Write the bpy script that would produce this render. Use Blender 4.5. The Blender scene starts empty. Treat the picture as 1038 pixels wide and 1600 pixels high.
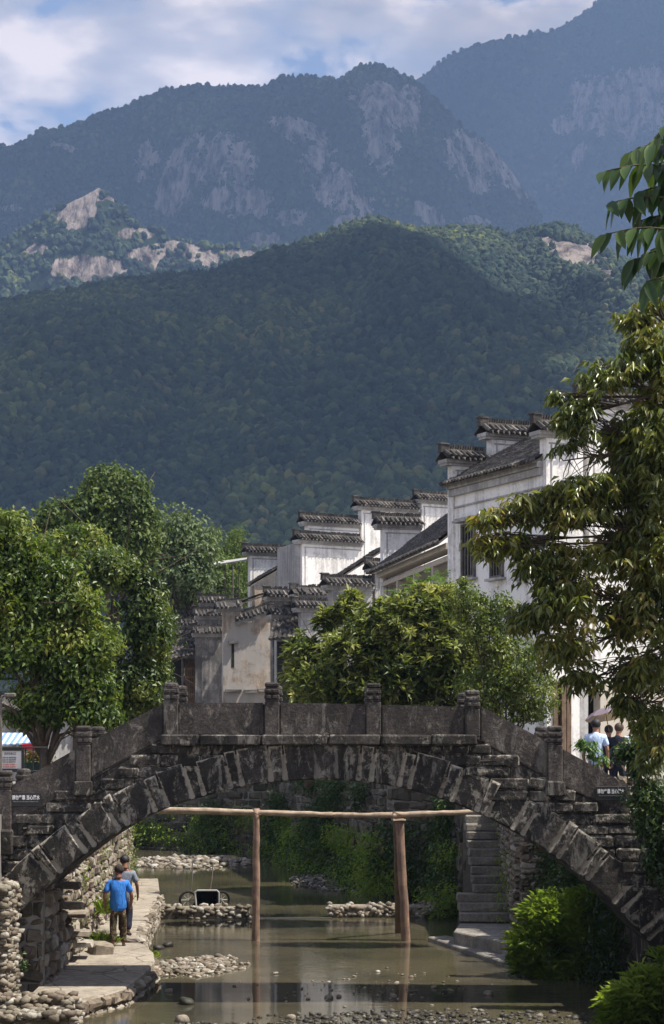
import bpy, bmesh, math, random
import numpy as np
from mathutils import Vector, Matrix
random.seed(7)
RS = np.random.RandomState(11)
SC = bpy.context.scene
COL = SC.collection

# ------------------------------------------------------------------ camera
F = 2975.0            # focal length in photo pixels (photo 1038 x 1600)
CX, HY = 519.0, 1150.0   # principal column and horizon row
EYE = 4.8             # eye above the water
cam_d = bpy.data.cameras.new('camera')
cam = bpy.data.objects.new('camera', cam_d); COL.objects.link(cam)
cam.location = (0, 0, EYE); cam.rotation_euler = (math.radians(90), 0, 0)
cam_d.sensor_fit = 'VERTICAL'; cam_d.sensor_height = 36.0; cam_d.sensor_width = 36.0
cam_d.lens = F / 1600 * 36.0
cam_d.shift_y = (HY - 800) / 1600
cam_d.clip_start = 0.1; cam_d.clip_end = 30000
SC.camera = cam

# ------------------------------------------------------------------ sky and sun
SUN = Vector((0.47, -0.09, 0.87)).normalized()
SUN_EL = math.asin(SUN.z); SUN_AZ = math.atan2(SUN.x, SUN.y)
w = bpy.data.worlds.new('World'); SC.world = w; w.use_nodes = True
nt = w.node_tree; nt.nodes.clear()
def N(t, kind, **kw):
    n = t.nodes.new(kind)
    for k, v in kw.items(): setattr(n, k, v)
    return n
def ramp(t, stops, interp='LINEAR'):
    r = N(t, 'ShaderNodeValToRGB'); r.color_ramp.interpolation = interp
    e = r.color_ramp.elements
    while len(e) > 1: e.remove(e[0])
    e[0].position = stops[0][0]; e[0].color = c4(stops[0][1])
    for p, c in stops[1:]:
        x = e.new(p); x.color = c4(c)
    return r
def c4(c):
    if isinstance(c, (int, float)): return (c, c, c, 1)
    return tuple(c) + (1,) if len(c) == 3 else tuple(c)
sky = N(nt, 'ShaderNodeTexSky', sky_type='NISHITA', sun_disc=False, sun_elevation=SUN_EL,
        sun_rotation=SUN_AZ, altitude=300, air_density=1.0, dust_density=1.2, ozone_density=1.6)
tc = N(nt, 'ShaderNodeTexCoord')
mp = N(nt, 'ShaderNodeMapping'); mp.inputs['Scale'].default_value = (1.0, 1.0, 2.2)
mp.inputs['Location'].default_value = (0.31, 0.2, 0.235)
nt.links.new(tc.outputs['Generated'], mp.inputs['Vector'])
nz = N(nt, 'ShaderNodeTexNoise'); nz.inputs['Scale'].default_value = 9.5; nz.inputs['Detail'].default_value = 9
nz.inputs['Roughness'].default_value = 0.56; nz.inputs['Distortion'].default_value = 0.25
nt.links.new(mp.outputs[0], nz.inputs['Vector'])
cr = ramp(nt, [(0.46, 0.0), (0.50, 0.55), (0.56, 1.0)])
nt.links.new(nz.outputs['Fac'], cr.inputs[0])
nz2 = N(nt, 'ShaderNodeTexNoise'); nz2.inputs['Scale'].default_value = 16; nz2.inputs['Detail'].default_value = 7
nt.links.new(mp.outputs[0], nz2.inputs['Vector'])
cc = ramp(nt, [(0.35, (2.8, 2.75, 3.1)), (0.48, (4.3, 3.9, 3.9)), (0.6, (7.4, 6.3, 5.7))])
nt.links.new(nz2.outputs['Fac'], cc.inputs[0])
skt = N(nt, 'ShaderNodeMix', data_type='RGBA', blend_type='MULTIPLY'); skt.inputs[0].default_value = 1
skt.inputs[7].default_value = (.80, .74, .72, 1)
nt.links.new(sky.outputs[0], skt.inputs[6])
sx = N(nt, 'ShaderNodeSeparateXYZ'); nt.links.new(tc.outputs['Generated'], sx.inputs[0])
el = ramp(nt, [(.26, 1.0), (.335, .92), (.39, .62)]); nt.links.new(sx.outputs[2], el.inputs[0])
ccm = N(nt, 'ShaderNodeMix', data_type='RGBA', blend_type='MULTIPLY'); ccm.inputs[0].default_value = 1
nt.links.new(cc.outputs[0], ccm.inputs[6]); nt.links.new(el.outputs[0], ccm.inputs[7])
el2 = ramp(nt, [(.26, .07), (.34, .02), (.40, -.0)]); nt.links.new(sx.outputs[2], el2.inputs[0])
ad = N(nt, 'ShaderNodeMath', operation='ADD'); nt.links.new(nz.outputs['Fac'], ad.inputs[0]); nt.links.new(el2.outputs[0], ad.inputs[1]); nt.links.new(ad.outputs[0], cr.inputs[0])
mx = N(nt, 'ShaderNodeMix', data_type='RGBA')
nt.links.new(cr.outputs[0], mx.inputs[0]); nt.links.new(skt.outputs[2], mx.inputs[6]); nt.links.new(ccm.outputs[2], mx.inputs[7])
bg = N(nt, 'ShaderNodeBackground'); bg.inputs[1].default_value = 0.10
out = N(nt, 'ShaderNodeOutputWorld')
nt.links.new(mx.outputs[2], bg.inputs[0]); nt.links.new(bg.outputs[0], out.inputs[0])
sun_d = bpy.data.lights.new('sun', 'SUN'); sun_d.energy = 4.6; sun_d.angle = math.radians(0.53)
sun_d.color = (1.0, 0.93, 0.82)
sun_o = bpy.data.objects.new('sun', sun_d); COL.objects.link(sun_o)
sun_o.rotation_euler = SUN.to_track_quat('Z', 'Y').to_euler(); sun_o.location = (10, 0, 60)
vs = SC.view_settings; vs.view_transform = 'Standard'; vs.look = 'None'; vs.exposure = 1.42; vs.gamma = 1.0
vs.use_curve_mapping = False
SC.cycles.use_denoising = True
SC.cycles.max_bounces = 6; SC.cycles.diffuse_bounces = 3; SC.cycles.glossy_bounces = 3
SC.cycles.transmission_bounces = 4; SC.cycles.transparent_max_bounces = 8; SC.cycles.volume_bounces = 0
SC.cycles.caustics_reflective = False; SC.cycles.caustics_refractive = False

# ------------------------------------------------------------------ helpers
def P(px, py, Y): return np.array([(px - CX) / F * Y, Y, EYE + (HY - py) / F * Y])
def X(px, Y): return (px - CX) / F * Y
def Z(py, Y): return EYE + (HY - py) / F * Y
def YW(py, z=0.0): return (EYE - z) * F / (py - HY)

def tag(o, label=None, cat=None, group=None, kind=None):
    if label: o['label'] = label
    if cat: o['category'] = cat
    if group: o['group'] = group
    if kind: o['kind'] = kind
    return o
def empty(name, loc=(0, 0, 0), label=None, cat=None, group=None):
    o = bpy.data.objects.new(name, None); COL.objects.link(o); o.location = loc; o.empty_display_size = .2
    return tag(o, label, cat, group)
def link(name, me, parent=None):
    o = bpy.data.objects.new(name, me); COL.objects.link(o)
    if parent is not None:
        o.parent = parent
        o.matrix_parent_inverse = Matrix.Translation(-parent.location) if parent.parent is None else Matrix.Identity(4)
    return o
def fastmesh(name, V, Fc, mats, midx=None, attrs=None, smooth=False):
    """V (n,3), Fc (m,k) int array of equal-sized polygons"""
    me = bpy.data.meshes.new(name)
    V = np.asarray(V, dtype=np.float32); Fc = np.asarray(Fc, dtype=np.int32)
    m, k = Fc.shape
    me.vertices.add(len(V)); me.vertices.foreach_set('co', V.ravel())
    me.loops.add(m * k); me.loops.foreach_set('vertex_index', Fc.ravel())
    me.polygons.add(m); me.polygons.foreach_set('loop_start', np.arange(0, m * k, k, dtype=np.int32))
    if midx is not None: me.polygons.foreach_set('material_index', np.asarray(midx, dtype=np.int32))
    if smooth: me.polygons.foreach_set('use_smooth', np.ones(m, dtype=bool))
    for a, (dom, vals) in (attrs or {}).items():
        at = me.attributes.new(a, 'FLOAT', dom); at.data.foreach_set('value', np.asarray(vals, dtype=np.float32))
    me.update(calc_edges=True); me.validate()
    for mt in (mats if isinstance(mats, (list, tuple)) else [mats]): me.materials.append(mt)
    return me
class MB:
    def __init__(s): s.v = []; s.f = []; s.m = []; s.n = 0; s.a = []
    def add(s, vs_, fs, mi=0, at=None):
        o = s.n
        for v in vs_: s.v.append((float(v[0]), float(v[1]), float(v[2])))
        s.n += len(vs_)
        for f in fs: s.f.append([i + o for i in f]); s.m.append(mi)
        s.a += (list(at) if at is not None else [0.0] * len(vs_))
        return s
    def box(s, c, d, rz=0, mi=0, jit=0, bev=0.0, M=None):
        """box centre c, dims d; bev = chamfer"""
        x, y, z = d[0] / 2, d[1] / 2, d[2] / 2
        if bev > 0:
            b = min(bev, x * .6, y * .6, z * .6)
            vs_ = []
            for sx in (-1, 1):
                for sy in (-1, 1):
                    for sz in (-1, 1):
                        vs_ += [(sx * (x - b), sy * (y - b), sz * z), (sx * (x - b), sy * y, sz * (z - b)), (sx * x, sy * (y - b), sz * (z - b))]
            def i(sx, sy, sz, k): return ((sx > 0) * 4 + (sy > 0) * 2 + (sz > 0)) * 3 + k
            fs = []
            for sz in (-1, 1):
                q = [i(-1, -1, sz, 0), i(1, -1, sz, 0), i(1, 1, sz, 0), i(-1, 1, sz, 0)]; fs.append(q if sz > 0 else q[::-1])
            for sy in (-1, 1):
                q = [i(-1, sy, -1, 1), i(1, sy, -1, 1), i(1, sy, 1, 1), i(-1, sy, 1, 1)]; fs.append(q if sy < 0 else q[::-1])
            for sx in (-1, 1):
                q = [i(sx, -1, -1, 2), i(sx, 1, -1, 2), i(sx, 1, 1, 2), i(sx, -1, 1, 2)]; fs.append(q if sx > 0 else q[::-1])
            for sx in (-1, 1):
                for sy in (-1, 1):
                    q = [i(sx, sy, -1, 1), i(sx, sy, -1, 2), i(sx, sy, 1, 2), i(sx, sy, 1, 1)]; fs.append(q if sx * sy < 0 else q[::-1])
                for sz in (-1, 1):
                    q = [i(sx, -1, sz, 0), i(sx, -1, sz, 2), i(sx, 1, sz, 2), i(sx, 1, sz, 0)]; fs.append(q if sx * sz > 0 else q[::-1])
            for sy in (-1, 1):
                for sz in (-1, 1):
                    q = [i(-1, sy, sz, 0), i(1, sy, sz, 0), i(1, sy, sz, 1), i(-1, sy, sz, 1)]; fs.append(q[::-1] if sy * sz > 0 else q)
            for sx in (-1, 1):
                for sy in (-1, 1):
                    for sz in (-1, 1):
                        q = [i(sx, sy, sz, 0), i(sx, sy, sz, 1), i(sx, sy, sz, 2)]; fs.append(q if sx * sy * sz < 0 else q[::-1])
        else:
            vs_ = [(a * x, b * y, cc_ * z) for a in (-1, 1) for b in (-1, 1) for cc_ in (-1, 1)]
            fs = [[0, 1, 3, 2], [4, 6, 7, 5], [0, 4, 5, 1], [2, 3, 7, 6], [0, 2, 6, 4], [1, 5, 7, 3]]
        A = np.array(vs_, dtype=float)
        if jit: A += RS.uniform(-jit, jit, A.shape)
        if M is not None: A = A @ np.array(M).T
        else:
            c_, s_ = math.cos(rz), math.sin(rz)
            A = np.stack([A[:, 0] * c_ - A[:, 1] * s_, A[:, 0] * s_ + A[:, 1] * c_, A[:, 2]], 1)
        A += np.array(c)
        return s.add(A, fs, mi)
    def tube(s, pts, rad, n=8, mi=0, cap=True):
        pts = [np.array(p, dtype=float) for p in pts]
        if not hasattr(rad, '__len__'): rad = [rad] * len(pts)
        rings = []; prev = None
        for i, p in enumerate(pts):
            d = pts[min(i + 1, len(pts) - 1)] - pts[max(i - 1, 0)]; d = d / (np.linalg.norm(d) + 1e-9)
            if prev is None:
                u = np.cross(d, (0, 0, 1) if abs(d[2]) < .9 else (1, 0, 0))
            else: u = prev - d * prev.dot(d)
            u = u / (np.linalg.norm(u) + 1e-9); v = np.cross(d, u); prev = u
            rings.append([p + rad[i] * (math.cos(2 * math.pi * k / n) * u + math.sin(2 * math.pi * k / n) * v) for k in range(n)])
        V = [q for r in rings for q in r]; Fs = []
        for i in range(len(pts) - 1):
            for k in range(n):
                a, b = i * n + k, i * n + (k + 1) % n
                Fs.append([a, b, b + n, a + n])
        if cap: Fs.append(list(range(n))[::-1]); Fs.append([(len(pts) - 1) * n + k for k in range(n)])
        return s.add(V, Fs, mi)
    def prism(s, poly, z0, z1, mi=0):
        n = len(poly); V = [(p[0], p[1], z0) for p in poly] + [(p[0], p[1], z1) for p in poly]
        a = sum(poly[i][0] * poly[(i + 1) % n][1] - poly[(i + 1) % n][0] * poly[i][1] for i in range(n))
        Fs = [[i, (i + 1) % n, n + (i + 1) % n, n + i] for i in range(n)] + [list(range(n, 2 * n)), list(range(n))[::-1]]
        if a < 0: Fs = [f[::-1] for f in Fs]
        return s.add(V, Fs, mi)
    def slab(s, poly3, off, mi=0):
        """polygon (3D pts) extruded by vector off"""
        n = len(poly3); off = np.array(off)
        V = [np.array(p, dtype=float) for p in poly3] + [np.array(p) + off for p in poly3]
        Fs = [[i, (i + 1) % n, n + (i + 1) % n, n + i] for i in range(n)] + [list(range(n, 2 * n)), list(range(n))[::-1]]
        s.add(V, Fs, mi); return s
    def build(s, name, mats, parent=None, smooth=False, attr=None, fixn=False):
        me = bpy.data.meshes.new(name); me.from_pydata(s.v, [], s.f); 
        for mt in (mats if isinstance(mats, (list, tuple)) else [mats]): me.materials.append(mt)
        me.polygons.foreach_set('material_index', s.m)
        if smooth: me.polygons.foreach_set('use_smooth', [True] * len(s.f))
        if attr:
            at = me.attributes.new(attr, 'FLOAT', 'POINT'); at.data.foreach_set('value', s.a)
        me.validate(); me.update()
        if fixn:
            bm = bmesh.new(); bm.from_mesh(me); bmesh.ops.recalc_face_normals(bm, faces=bm.faces); bm.to_mesh(me); bm.free()
        return link(name, me, parent)

def _h(ix, iy, seed):
    n = (ix.astype(np.int64) * 374761393 + iy.astype(np.int64) * 668265263 + seed * 1442695041) & 0xffffffff
    n = ((n ^ (n >> 13)) * 1274126177) & 0xffffffff
    return ((n ^ (n >> 16)) & 0xffff) / 65535.0
def vnoise(x, y, seed=0):
    x = np.asarray(x, dtype=float); y = np.asarray(y, dtype=float)
    ix = np.floor(x); iy = np.floor(y); fx = x - ix; fy = y - iy
    fx = fx * fx * fx * (fx * (fx * 6 - 15) + 10); fy = fy * fy * fy * (fy * (fy * 6 - 15) + 10)
    a = _h(ix, iy, seed); b = _h(ix + 1, iy, seed); c = _h(ix, iy + 1, seed); d = _h(ix + 1, iy + 1, seed)
    return (a + (b - a) * fx) * (1 - fy) + (c + (d - c) * fx) * fy
def fbm(x, y, oct=5, seed=0, gain=.5, ridged=False):
    s = 0; a = 1; t = 0
    for o in range(oct):
        v = vnoise(x, y, seed + o * 17)
        if ridged: v = 1 - abs(2 * v - 1)
        s = s + a * v; t += a; a *= gain; x = x * 2.03 + 5.1; y = y * 2.03 + 3.7
    return s / t

# ------------------------------------------------------------------ materials
MATS = {}
def newmat(name):
    m = bpy.data.materials.new(name); m.use_nodes = True; t = m.node_tree
    for n in list(t.nodes): t.nodes.remove(n)
    b = N(t, 'ShaderNodeBsdfPrincipled'); o = N(t, 'ShaderNodeOutputMaterial'); t.links.new(b.outputs[0], o.inputs[0])
    MATS[name] = m
    return m, t, b
def noise(t, scale, detail=5, rough=.55, vec=None, dist=0):
    n = N(t, 'ShaderNodeTexNoise'); n.inputs['Scale'].default_value = scale; n.inputs['Detail'].default_value = detail
    n.inputs['Roughness'].default_value = rough; n.inputs['Distortion'].default_value = dist
    if vec is not None: t.links.new(vec, n.inputs['Vector'])
    return n
def coords(t, scale=(1, 1, 1), loc=(0, 0, 0), rot=(0, 0, 0)):
    g = N(t, 'ShaderNodeNewGeometry'); m = N(t, 'ShaderNodeMapping'); m.inputs['Scale'].default_value = scale
    m.inputs['Location'].default_value = loc; m.inputs['Rotation'].default_value = rot
    t.links.new(g.outputs['Position'], m.inputs['Vector']); return m.outputs[0]
def mix(t, fac, a, b, mode='MIX'):
    m = N(t, 'ShaderNodeMix', data_type='RGBA', blend_type=mode)
    for s, v in ((0, fac), (6, a), (7, b)):
        if hasattr(v, 'links') or hasattr(v, 'is_linked'): t.links.new(v, m.inputs[s])
        elif s == 0: m.inputs[0].default_value = v
        else: m.inputs[s].default_value = c4(v)
    return m.outputs[2]
def math_(t, op, a, b=None, clamp=False):
    m = N(t, 'ShaderNodeMath', operation=op, use_clamp=clamp)
    for i, v in enumerate((a, b)):
        if v is None: continue
        if hasattr(v, 'is_linked'): t.links.new(v, m.inputs[i])
        else: m.inputs[i].default_value = v
    return m.outputs[0]
def bump(t, b, h, strength=.5, dist=.02, prev=None):
    n = N(t, 'ShaderNodeBump'); n.inputs['Strength'].default_value = strength; n.inputs['Distance'].default_value = dist
    t.links.new(h, n.inputs['Height'])
    if prev is not None: t.links.new(prev, n.inputs['Normal'])
    t.links.new(n.outputs[0], b.inputs['Normal']); return n.outputs[0]
def attr(t, name):
    a = N(t, 'ShaderNodeAttribute'); a.attribute_name = name; return a.outputs['Fac']
# ------------------------------------------------------------------ far terrain materials
def mat_slope():
    m, t, b = newmat('forest_slope')
    n1 = noise(t, .012, 6, .6, coords(t)); r1 = ramp(t, [(.35, (.018, .034, .014)), (.5, (.030, .055, .020)), (.68, (.060, .085, .030))]); t.links.new(n1.outputs[0], r1.inputs[0])
    n2 = noise(t, .03, 8, .7, coords(t, (2.2, 1, .18), rot=(0, .25, .2))); r2 = ramp(t, [(.38, (.035, .03, .028)), (.47, (.26, .215, .19)), (.58, (.58, .49, .43))]); t.links.new(n2.outputs[0], r2.inputs[0])
    ra = attr(t, 'rock'); n3 = noise(t, .03, 9, .8, coords(t, (2.6, 1, .35), rot=(0, .3, 0)))
    f = math_(t, 'ADD', ra, math_(t, 'MULTIPLY', math_(t, 'SUBTRACT', n3.outputs[0], .5), 1.6))
    fr = ramp(t, [(.41, 0), (.48, 1)]); t.links.new(f, fr.inputs[0])
    t.links.new(mix(t, fr.outputs[0], r1.outputs[0], r2.outputs[0]), b.inputs['Base Color'])
    b.inputs['Roughness'].default_value = .95; b.inputs['Specular IOR Level'].default_value = .1
    n4 = noise(t, .05, 8, .7, coords(t, (1.5, 1, .5))); bump(t, b, n4.outputs[0], 1.0, 45)
    return m
def mat_crown(name, cols, trans=0.0):
    m, t, b = newmat(name)
    oi = N(t, 'ShaderNodeObjectInfo'); r = ramp(t, cols); t.links.new(oi.outputs['Random'], r.inputs[0])
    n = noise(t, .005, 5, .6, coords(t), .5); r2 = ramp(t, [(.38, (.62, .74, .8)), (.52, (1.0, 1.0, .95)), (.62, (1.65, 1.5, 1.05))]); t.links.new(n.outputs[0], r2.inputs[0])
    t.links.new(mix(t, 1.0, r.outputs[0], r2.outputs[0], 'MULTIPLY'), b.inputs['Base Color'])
    b.inputs['Roughness'].default_value = .9; b.inputs['Specular IOR Level'].default_value = .15
    return m
M_SLOPE = mat_slope()
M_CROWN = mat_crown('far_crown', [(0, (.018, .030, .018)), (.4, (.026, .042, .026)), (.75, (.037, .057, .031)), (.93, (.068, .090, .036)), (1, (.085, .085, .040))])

PROTO = bpy.data.collections.new('crown_shapes')
def crown_proto(kind, seed):
    rs = np.random.RandomState(seed); bm = bmesh.new()
    if kind == 'round':
        bmesh.ops.create_icosphere(bm, subdivisions=2, radius=1)
        for v in bm.verts:
            n = .72 + .5 * rs.rand(); v.co = Vector((v.co.x * n, v.co.y * n, v.co.z * (.9 + .45 * rs.rand()) + .9))
    else:
        for k, (r, z) in enumerate(((1.0, .2), (.82, .9), (.58, 1.5), (.34, 2.0), (.04, 2.5))):
            for j in range(9):
                a = j / 9 * 6.283 + k * .35; q = r * (.7 + .6 * rs.rand()); bm.verts.new((q * math.cos(a), q * math.sin(a), z + rs.uniform(-.2, .2)))
        bm.verts.ensure_lookup_table()
        for k in range(4):
            for j in range(9):
                a, b_ = k * 9 + j, k * 9 + (j + 1) % 9; bm.faces.new([bm.verts[a], bm.verts[b_], bm.verts[b_ + 9], bm.verts[a + 9]])
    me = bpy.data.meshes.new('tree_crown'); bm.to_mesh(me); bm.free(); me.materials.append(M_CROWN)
    o = bpy.data.objects.new('tree_crown', me); PROTO.objects.link(o)
for k, kd in enumerate(('round', 'round', 'round', 'round', 'round', 'cone', 'round', 'round')): crown_proto(kd, k)
def gn_group(coll):
    g = bpy.data.node_groups.new('scatter', 'GeometryNodeTree')
    g.interface.new_socket('Geometry', in_out='INPUT', socket_type='NodeSocketGeometry')
    g.interface.new_socket('Geometry', in_out='OUTPUT', socket_type='NodeSocketGeometry')
    gi = g.nodes.new('NodeGroupInput'); go = g.nodes.new('NodeGroupOutput')
    ci = g.nodes.new('GeometryNodeCollectionInfo'); ci.inputs['Collection'].default_value = coll; ci.inputs['Separate Children'].default_value = True; ci.inputs['Reset Children'].default_value = True
    ip = g.nodes.new('GeometryNodeInstanceOnPoints'); ip.inputs['Pick Instance'].default_value = True
    rv = g.nodes.new('FunctionNodeRandomValue'); rv.data_type = 'FLOAT_VECTOR'; rv.inputs[0].default_value = (-.08, -.08, 0); rv.inputs[1].default_value = (.08, .08, 6.28)
    na = g.nodes.new('GeometryNodeInputNamedAttribute'); na.data_type = 'FLOAT'; na.inputs['Name'].default_value = 'sc'
    L = g.links.new
    L(gi.outputs[0], ip.inputs['Points']); L(ci.outputs[0], ip.inputs['Instance']); L(rv.outputs[0], ip.inputs['Rotation'])
    L(na.outputs[0], ip.inputs['Scale']); L(ip.outputs[0], go.inputs[0])
    return g
G_SCATTER = gn_group(PROTO)

def hill(name, Yf, Yr, prof, zf=3.0, p=1.0, seed=1, spur=60, rough=14, rockf=None, ntree=0, tsize=3.2, lower=4, back=500, dpx=3.0, rows=220, label=''):
    pr = np.array(prof, dtype=float)
    xs = (pr[:, 0] - CX) / F * Yr; hs = EYE + (HY - pr[:, 1]) / F * Yr - lower
    L = Yr - Yf
    def height(x, y):
        t = np.clip((y - Yf) / L, 0, 1.6)
        wx = x + (fbm(x / (L * .35), y / (L * .35), 3, seed + 5) - .5) * L * .5 * np.clip(1 - t, 0, 1) ** (1.7 if seed == 41 else 1)
        H = np.interp(wx, xs, hs)
        tt = np.where(t <= 1, t ** p, 1 - (t - 1) * 1.2)
        z = zf + (H - zf) * tt
        env = np.clip(t * (1 - t) * 4, 0, 1) ** (2.0 if seed == 41 else 1.1) * np.clip(t + .15, 0, 1)
        z = z + env * spur * (fbm(x / (L * .16), y / (L * .42), 4, seed + 31, ridged=True) - .55) * 2
        ee = np.clip(.2 + env, 0, 1) * (.6 if seed == 41 else 1) * np.clip(t * 6, 0, 1)
        z = z + ee * rough * (fbm(x / (rough * 7), y / (rough * 7), 5, seed + 71, .55) - .5) * 2
        if rockf is not None:
            rk_ = rockf(CX + x / y * F, HY - (z - EYE) / y * F); z = z + np.clip(rk_ * 1.6 - .3, 0, 1) * np.clip(1.02 - t, 0, 1) ** .5 * rough * .9 * (fbm((x + z * .5) / (rough * 1.1), y / (rough * 9), 4, seed + 91, .6, True) - .5)
        return z
    pxs = np.arange(-420, 1460, dpx); ys = np.concatenate([Yf + (Yr - Yf) * np.linspace(0, 1, rows), Yr + back * np.linspace(.05, 1, 14)])
    A, B = np.meshgrid((pxs - CX) / F, ys); XX = A * B; ZZ = height(XX, B)
    V = np.stack([XX.ravel(), B.ravel(), ZZ.ravel()], 1)
    nr, nc = A.shape; I = np.arange(nr * nc).reshape(nr, nc)
    Q = np.stack([I[:-1, :-1].ravel(), I[:-1, 1:].ravel(), I[1:, 1:].ravel(), I[1:, :-1].ravel()], 1)
    px = CX + XX / B * F; py = HY - (ZZ - EYE) / B * F
    rk = rockf(px, py) if rockf else np.zeros_like(px)
    me = fastmesh(name, V, Q, M_SLOPE, attrs={'rock': ('POINT', rk.ravel())}, smooth=True)
    o = link(name, me); tag(o, kind='structure')
    if ntree:
        rs = np.random.RandomState(seed)
        u = rs.rand(ntree); y = np.sqrt(Yf ** 2 + u * ((Yr + 40) ** 2 - Yf ** 2)); a = (rs.uniform(-120, 1160, ntree) - CX) / F; x = a * y; z = height(x, y)
        px = CX + a * F; py = HY - (z - EYE) / y * F
        rv = rockf(px, py) if rockf else np.zeros(ntree)
        keep = (rv + (vnoise(x / 25, y / 25, seed) - .5) * .7 + (vnoise(x / 9, y / 9, seed + 3) - .5) * .5) < .50
        x, y, z = x[keep], y[keep], z[keep]
        sc = tsize * (.40 + 1.15 * rs.rand(len(x)) ** 2.2 + .35 * vnoise(x / 60, y / 60, seed + 9))
        mp_ = bpy.data.meshes.new('forest'); mp_.vertices.add(len(x)); mp_.vertices.foreach_set('co', np.stack([x, y, z - 1], 1).astype(np.float32).ravel())
        at = mp_.attributes.new('sc', 'FLOAT', 'POINT'); at.data.foreach_set('value', sc.astype(np.float32))
        fo = link('forest', mp_); tag(fo, label, 'forest', kind='stuff')
        md = fo.modifiers.new('scatter', 'NODES'); md.node_group = G_SCATTER
    return height
def blob(px, py, cx, cy, rx, ry, ang=0):
    c, s = math.cos(ang), math.sin(ang); dx, dy = px - cx, py - cy
    u = (dx * c + dy * s) / rx; v = (-dx * s + dy * c) / ry
    return np.clip(1.3 - (u * u + v * v) * .8, 0, 1)
def many(lst):
    def f(px, py):
        r = np.zeros_like(px)
        for b in lst: r = np.maximum(r, blob(px, py, *b))
        n = fbm((px + py * .35) / 13, py / 55, 5, 5, .6)
        return r * (.25 + 1.15 * n)
    return f
rockB = many([(290, 270, 34, 75, .5), (355, 250, 50, 45, .3), (375, 315, 60, 28, .1), (230, 255, 22, 38, .2), (600, 200, 34, 75, .1), (585, 150, 40, 25, 0), (640, 170, 20, 40, 0), (470, 205, 50, 20, .3),
              (735, 250, 40, 55, -.6), (785, 255, 18, 62, -.55), (820, 290, 12, 28, -.5), (520, 290, 40, 35, .4), (500, 250, 30, 35, 0), (545, 315, 45, 20, .2), (410, 375, 30, 15, 0), (560, 350, 40, 18, 0), (670, 335, 28, 16, .6), (750, 350, 26, 12, .3), (460, 340, 30, 15, 0), (20, 325, 22, 6, 0), (95, 230, 26, 8, .2), (90, 330, 20, 6, 0)])
rockC = many([(150, 300, 26, 16, 0), (120, 335, 34, 24, -.3), (180, 300, 16, 16, 0), (140, 420, 62, 22, 0), (235, 405, 40, 18, .1), (315, 400, 40, 14, .3), (60, 390, 20, 10, 0), (210, 365, 30, 10, 0), (265, 385, 30, 10, 0), (380, 400, 30, 10, .2)])
rockA = many([(930, 165, 40, 50, -.5), (985, 165, 50, 60, -.3), (1015, 130, 30, 30, 0), (905, 245, 12, 22, .3), (880, 195, 20, 16, 0), (1070, 200, 60, 60, 0)])
rockE = many([(905, 400, 55, 26, .3), (860, 380, 30, 10, .2), (950, 430, 40, 10, .2)])
profA = [(-400, 300), (300, 240), (560, 170), (640, 126), (665, 112), (700, 86), (760, 61), (800, 54), (860, 41), (895, 22), (930, 0), (1038, -60), (1200, -130), (1500, -100)]
profB = [(-420, 150), (-200, 190), (-80, 215), (0, 226), (30, 223), (60, 203), (110, 193), (150, 174), (200, 161), (230, 146), (290, 131), (340, 131), (400, 134), (440, 116), (480, 113), (530, 119), (553, 104), (570, 94), (600, 99), (628, 112), (645, 120), (680, 150), (730, 200), (770, 225), (800, 262), (830, 305), (850, 345), (900, 400), (1100, 480), (1460, 520)]
profC = [(-420, 330), (-100, 380), (0, 372), (40, 347), (90, 321), (130, 302), (155, 288), (185, 311), (220, 347), (260, 366), (330, 380), (420, 384), (470, 372), (540, 380), (700, 400), (1000, 600), (1460, 700)]
profE = [(-420, 700), (420, 480), (560, 400), (640, 368), (700, 352), (740, 349), (800, 366), (840, 352), (870, 345), (905, 356), (960, 395), (1038, 420), (1200, 430), (1460, 380)]
profD = [(-420, 430), (-100, 462), (0, 468), (60, 456), (130, 447), (200, 431), (280, 421), (330, 419), (380, 401), (450, 381), (520, 356), (555, 340), (580, 335), (620, 346), (660, 356), (700, 355), (740, 352), (800, 366), (840, 353), (870, 347), (905, 358), (960, 396), (1038, 422), (1200, 440), (1460, 430)]
hill('mountain', 4300, 5600, profA, zf=300, seed=3, spur=130, rough=50, rockf=rockA, ntree=36000, tsize=5, lower=10, rows=150, dpx=5, label='distant dark blue forest on the tall ridge in the right corner')
hill('mountain', 2900, 3900, profB, zf=150, p=.9, seed=14, spur=150, rough=48, rockf=rockB, ntree=60000, tsize=3.4, lower=8, rows=300, dpx=2.5, label='hazy forest between bare granite cliffs of the main mountain')
hill('mountain', 2250, 2750, profC, zf=120, seed=23, spur=45, rough=16, rockf=rockC, ntree=16000, tsize=4.0, lower=6, rows=160, dpx=3, label='sunlit green scrub around the small rocky peak on the left')
hill('mountain', 750, 1800, profD, zf=3, p=1.05, seed=41, spur=85, rough=20, rockf=rockE, ntree=90000, tsize=2.6, lower=5, rows=260, dpx=3, label='dark green shaded forest covering the big front hill')
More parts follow.
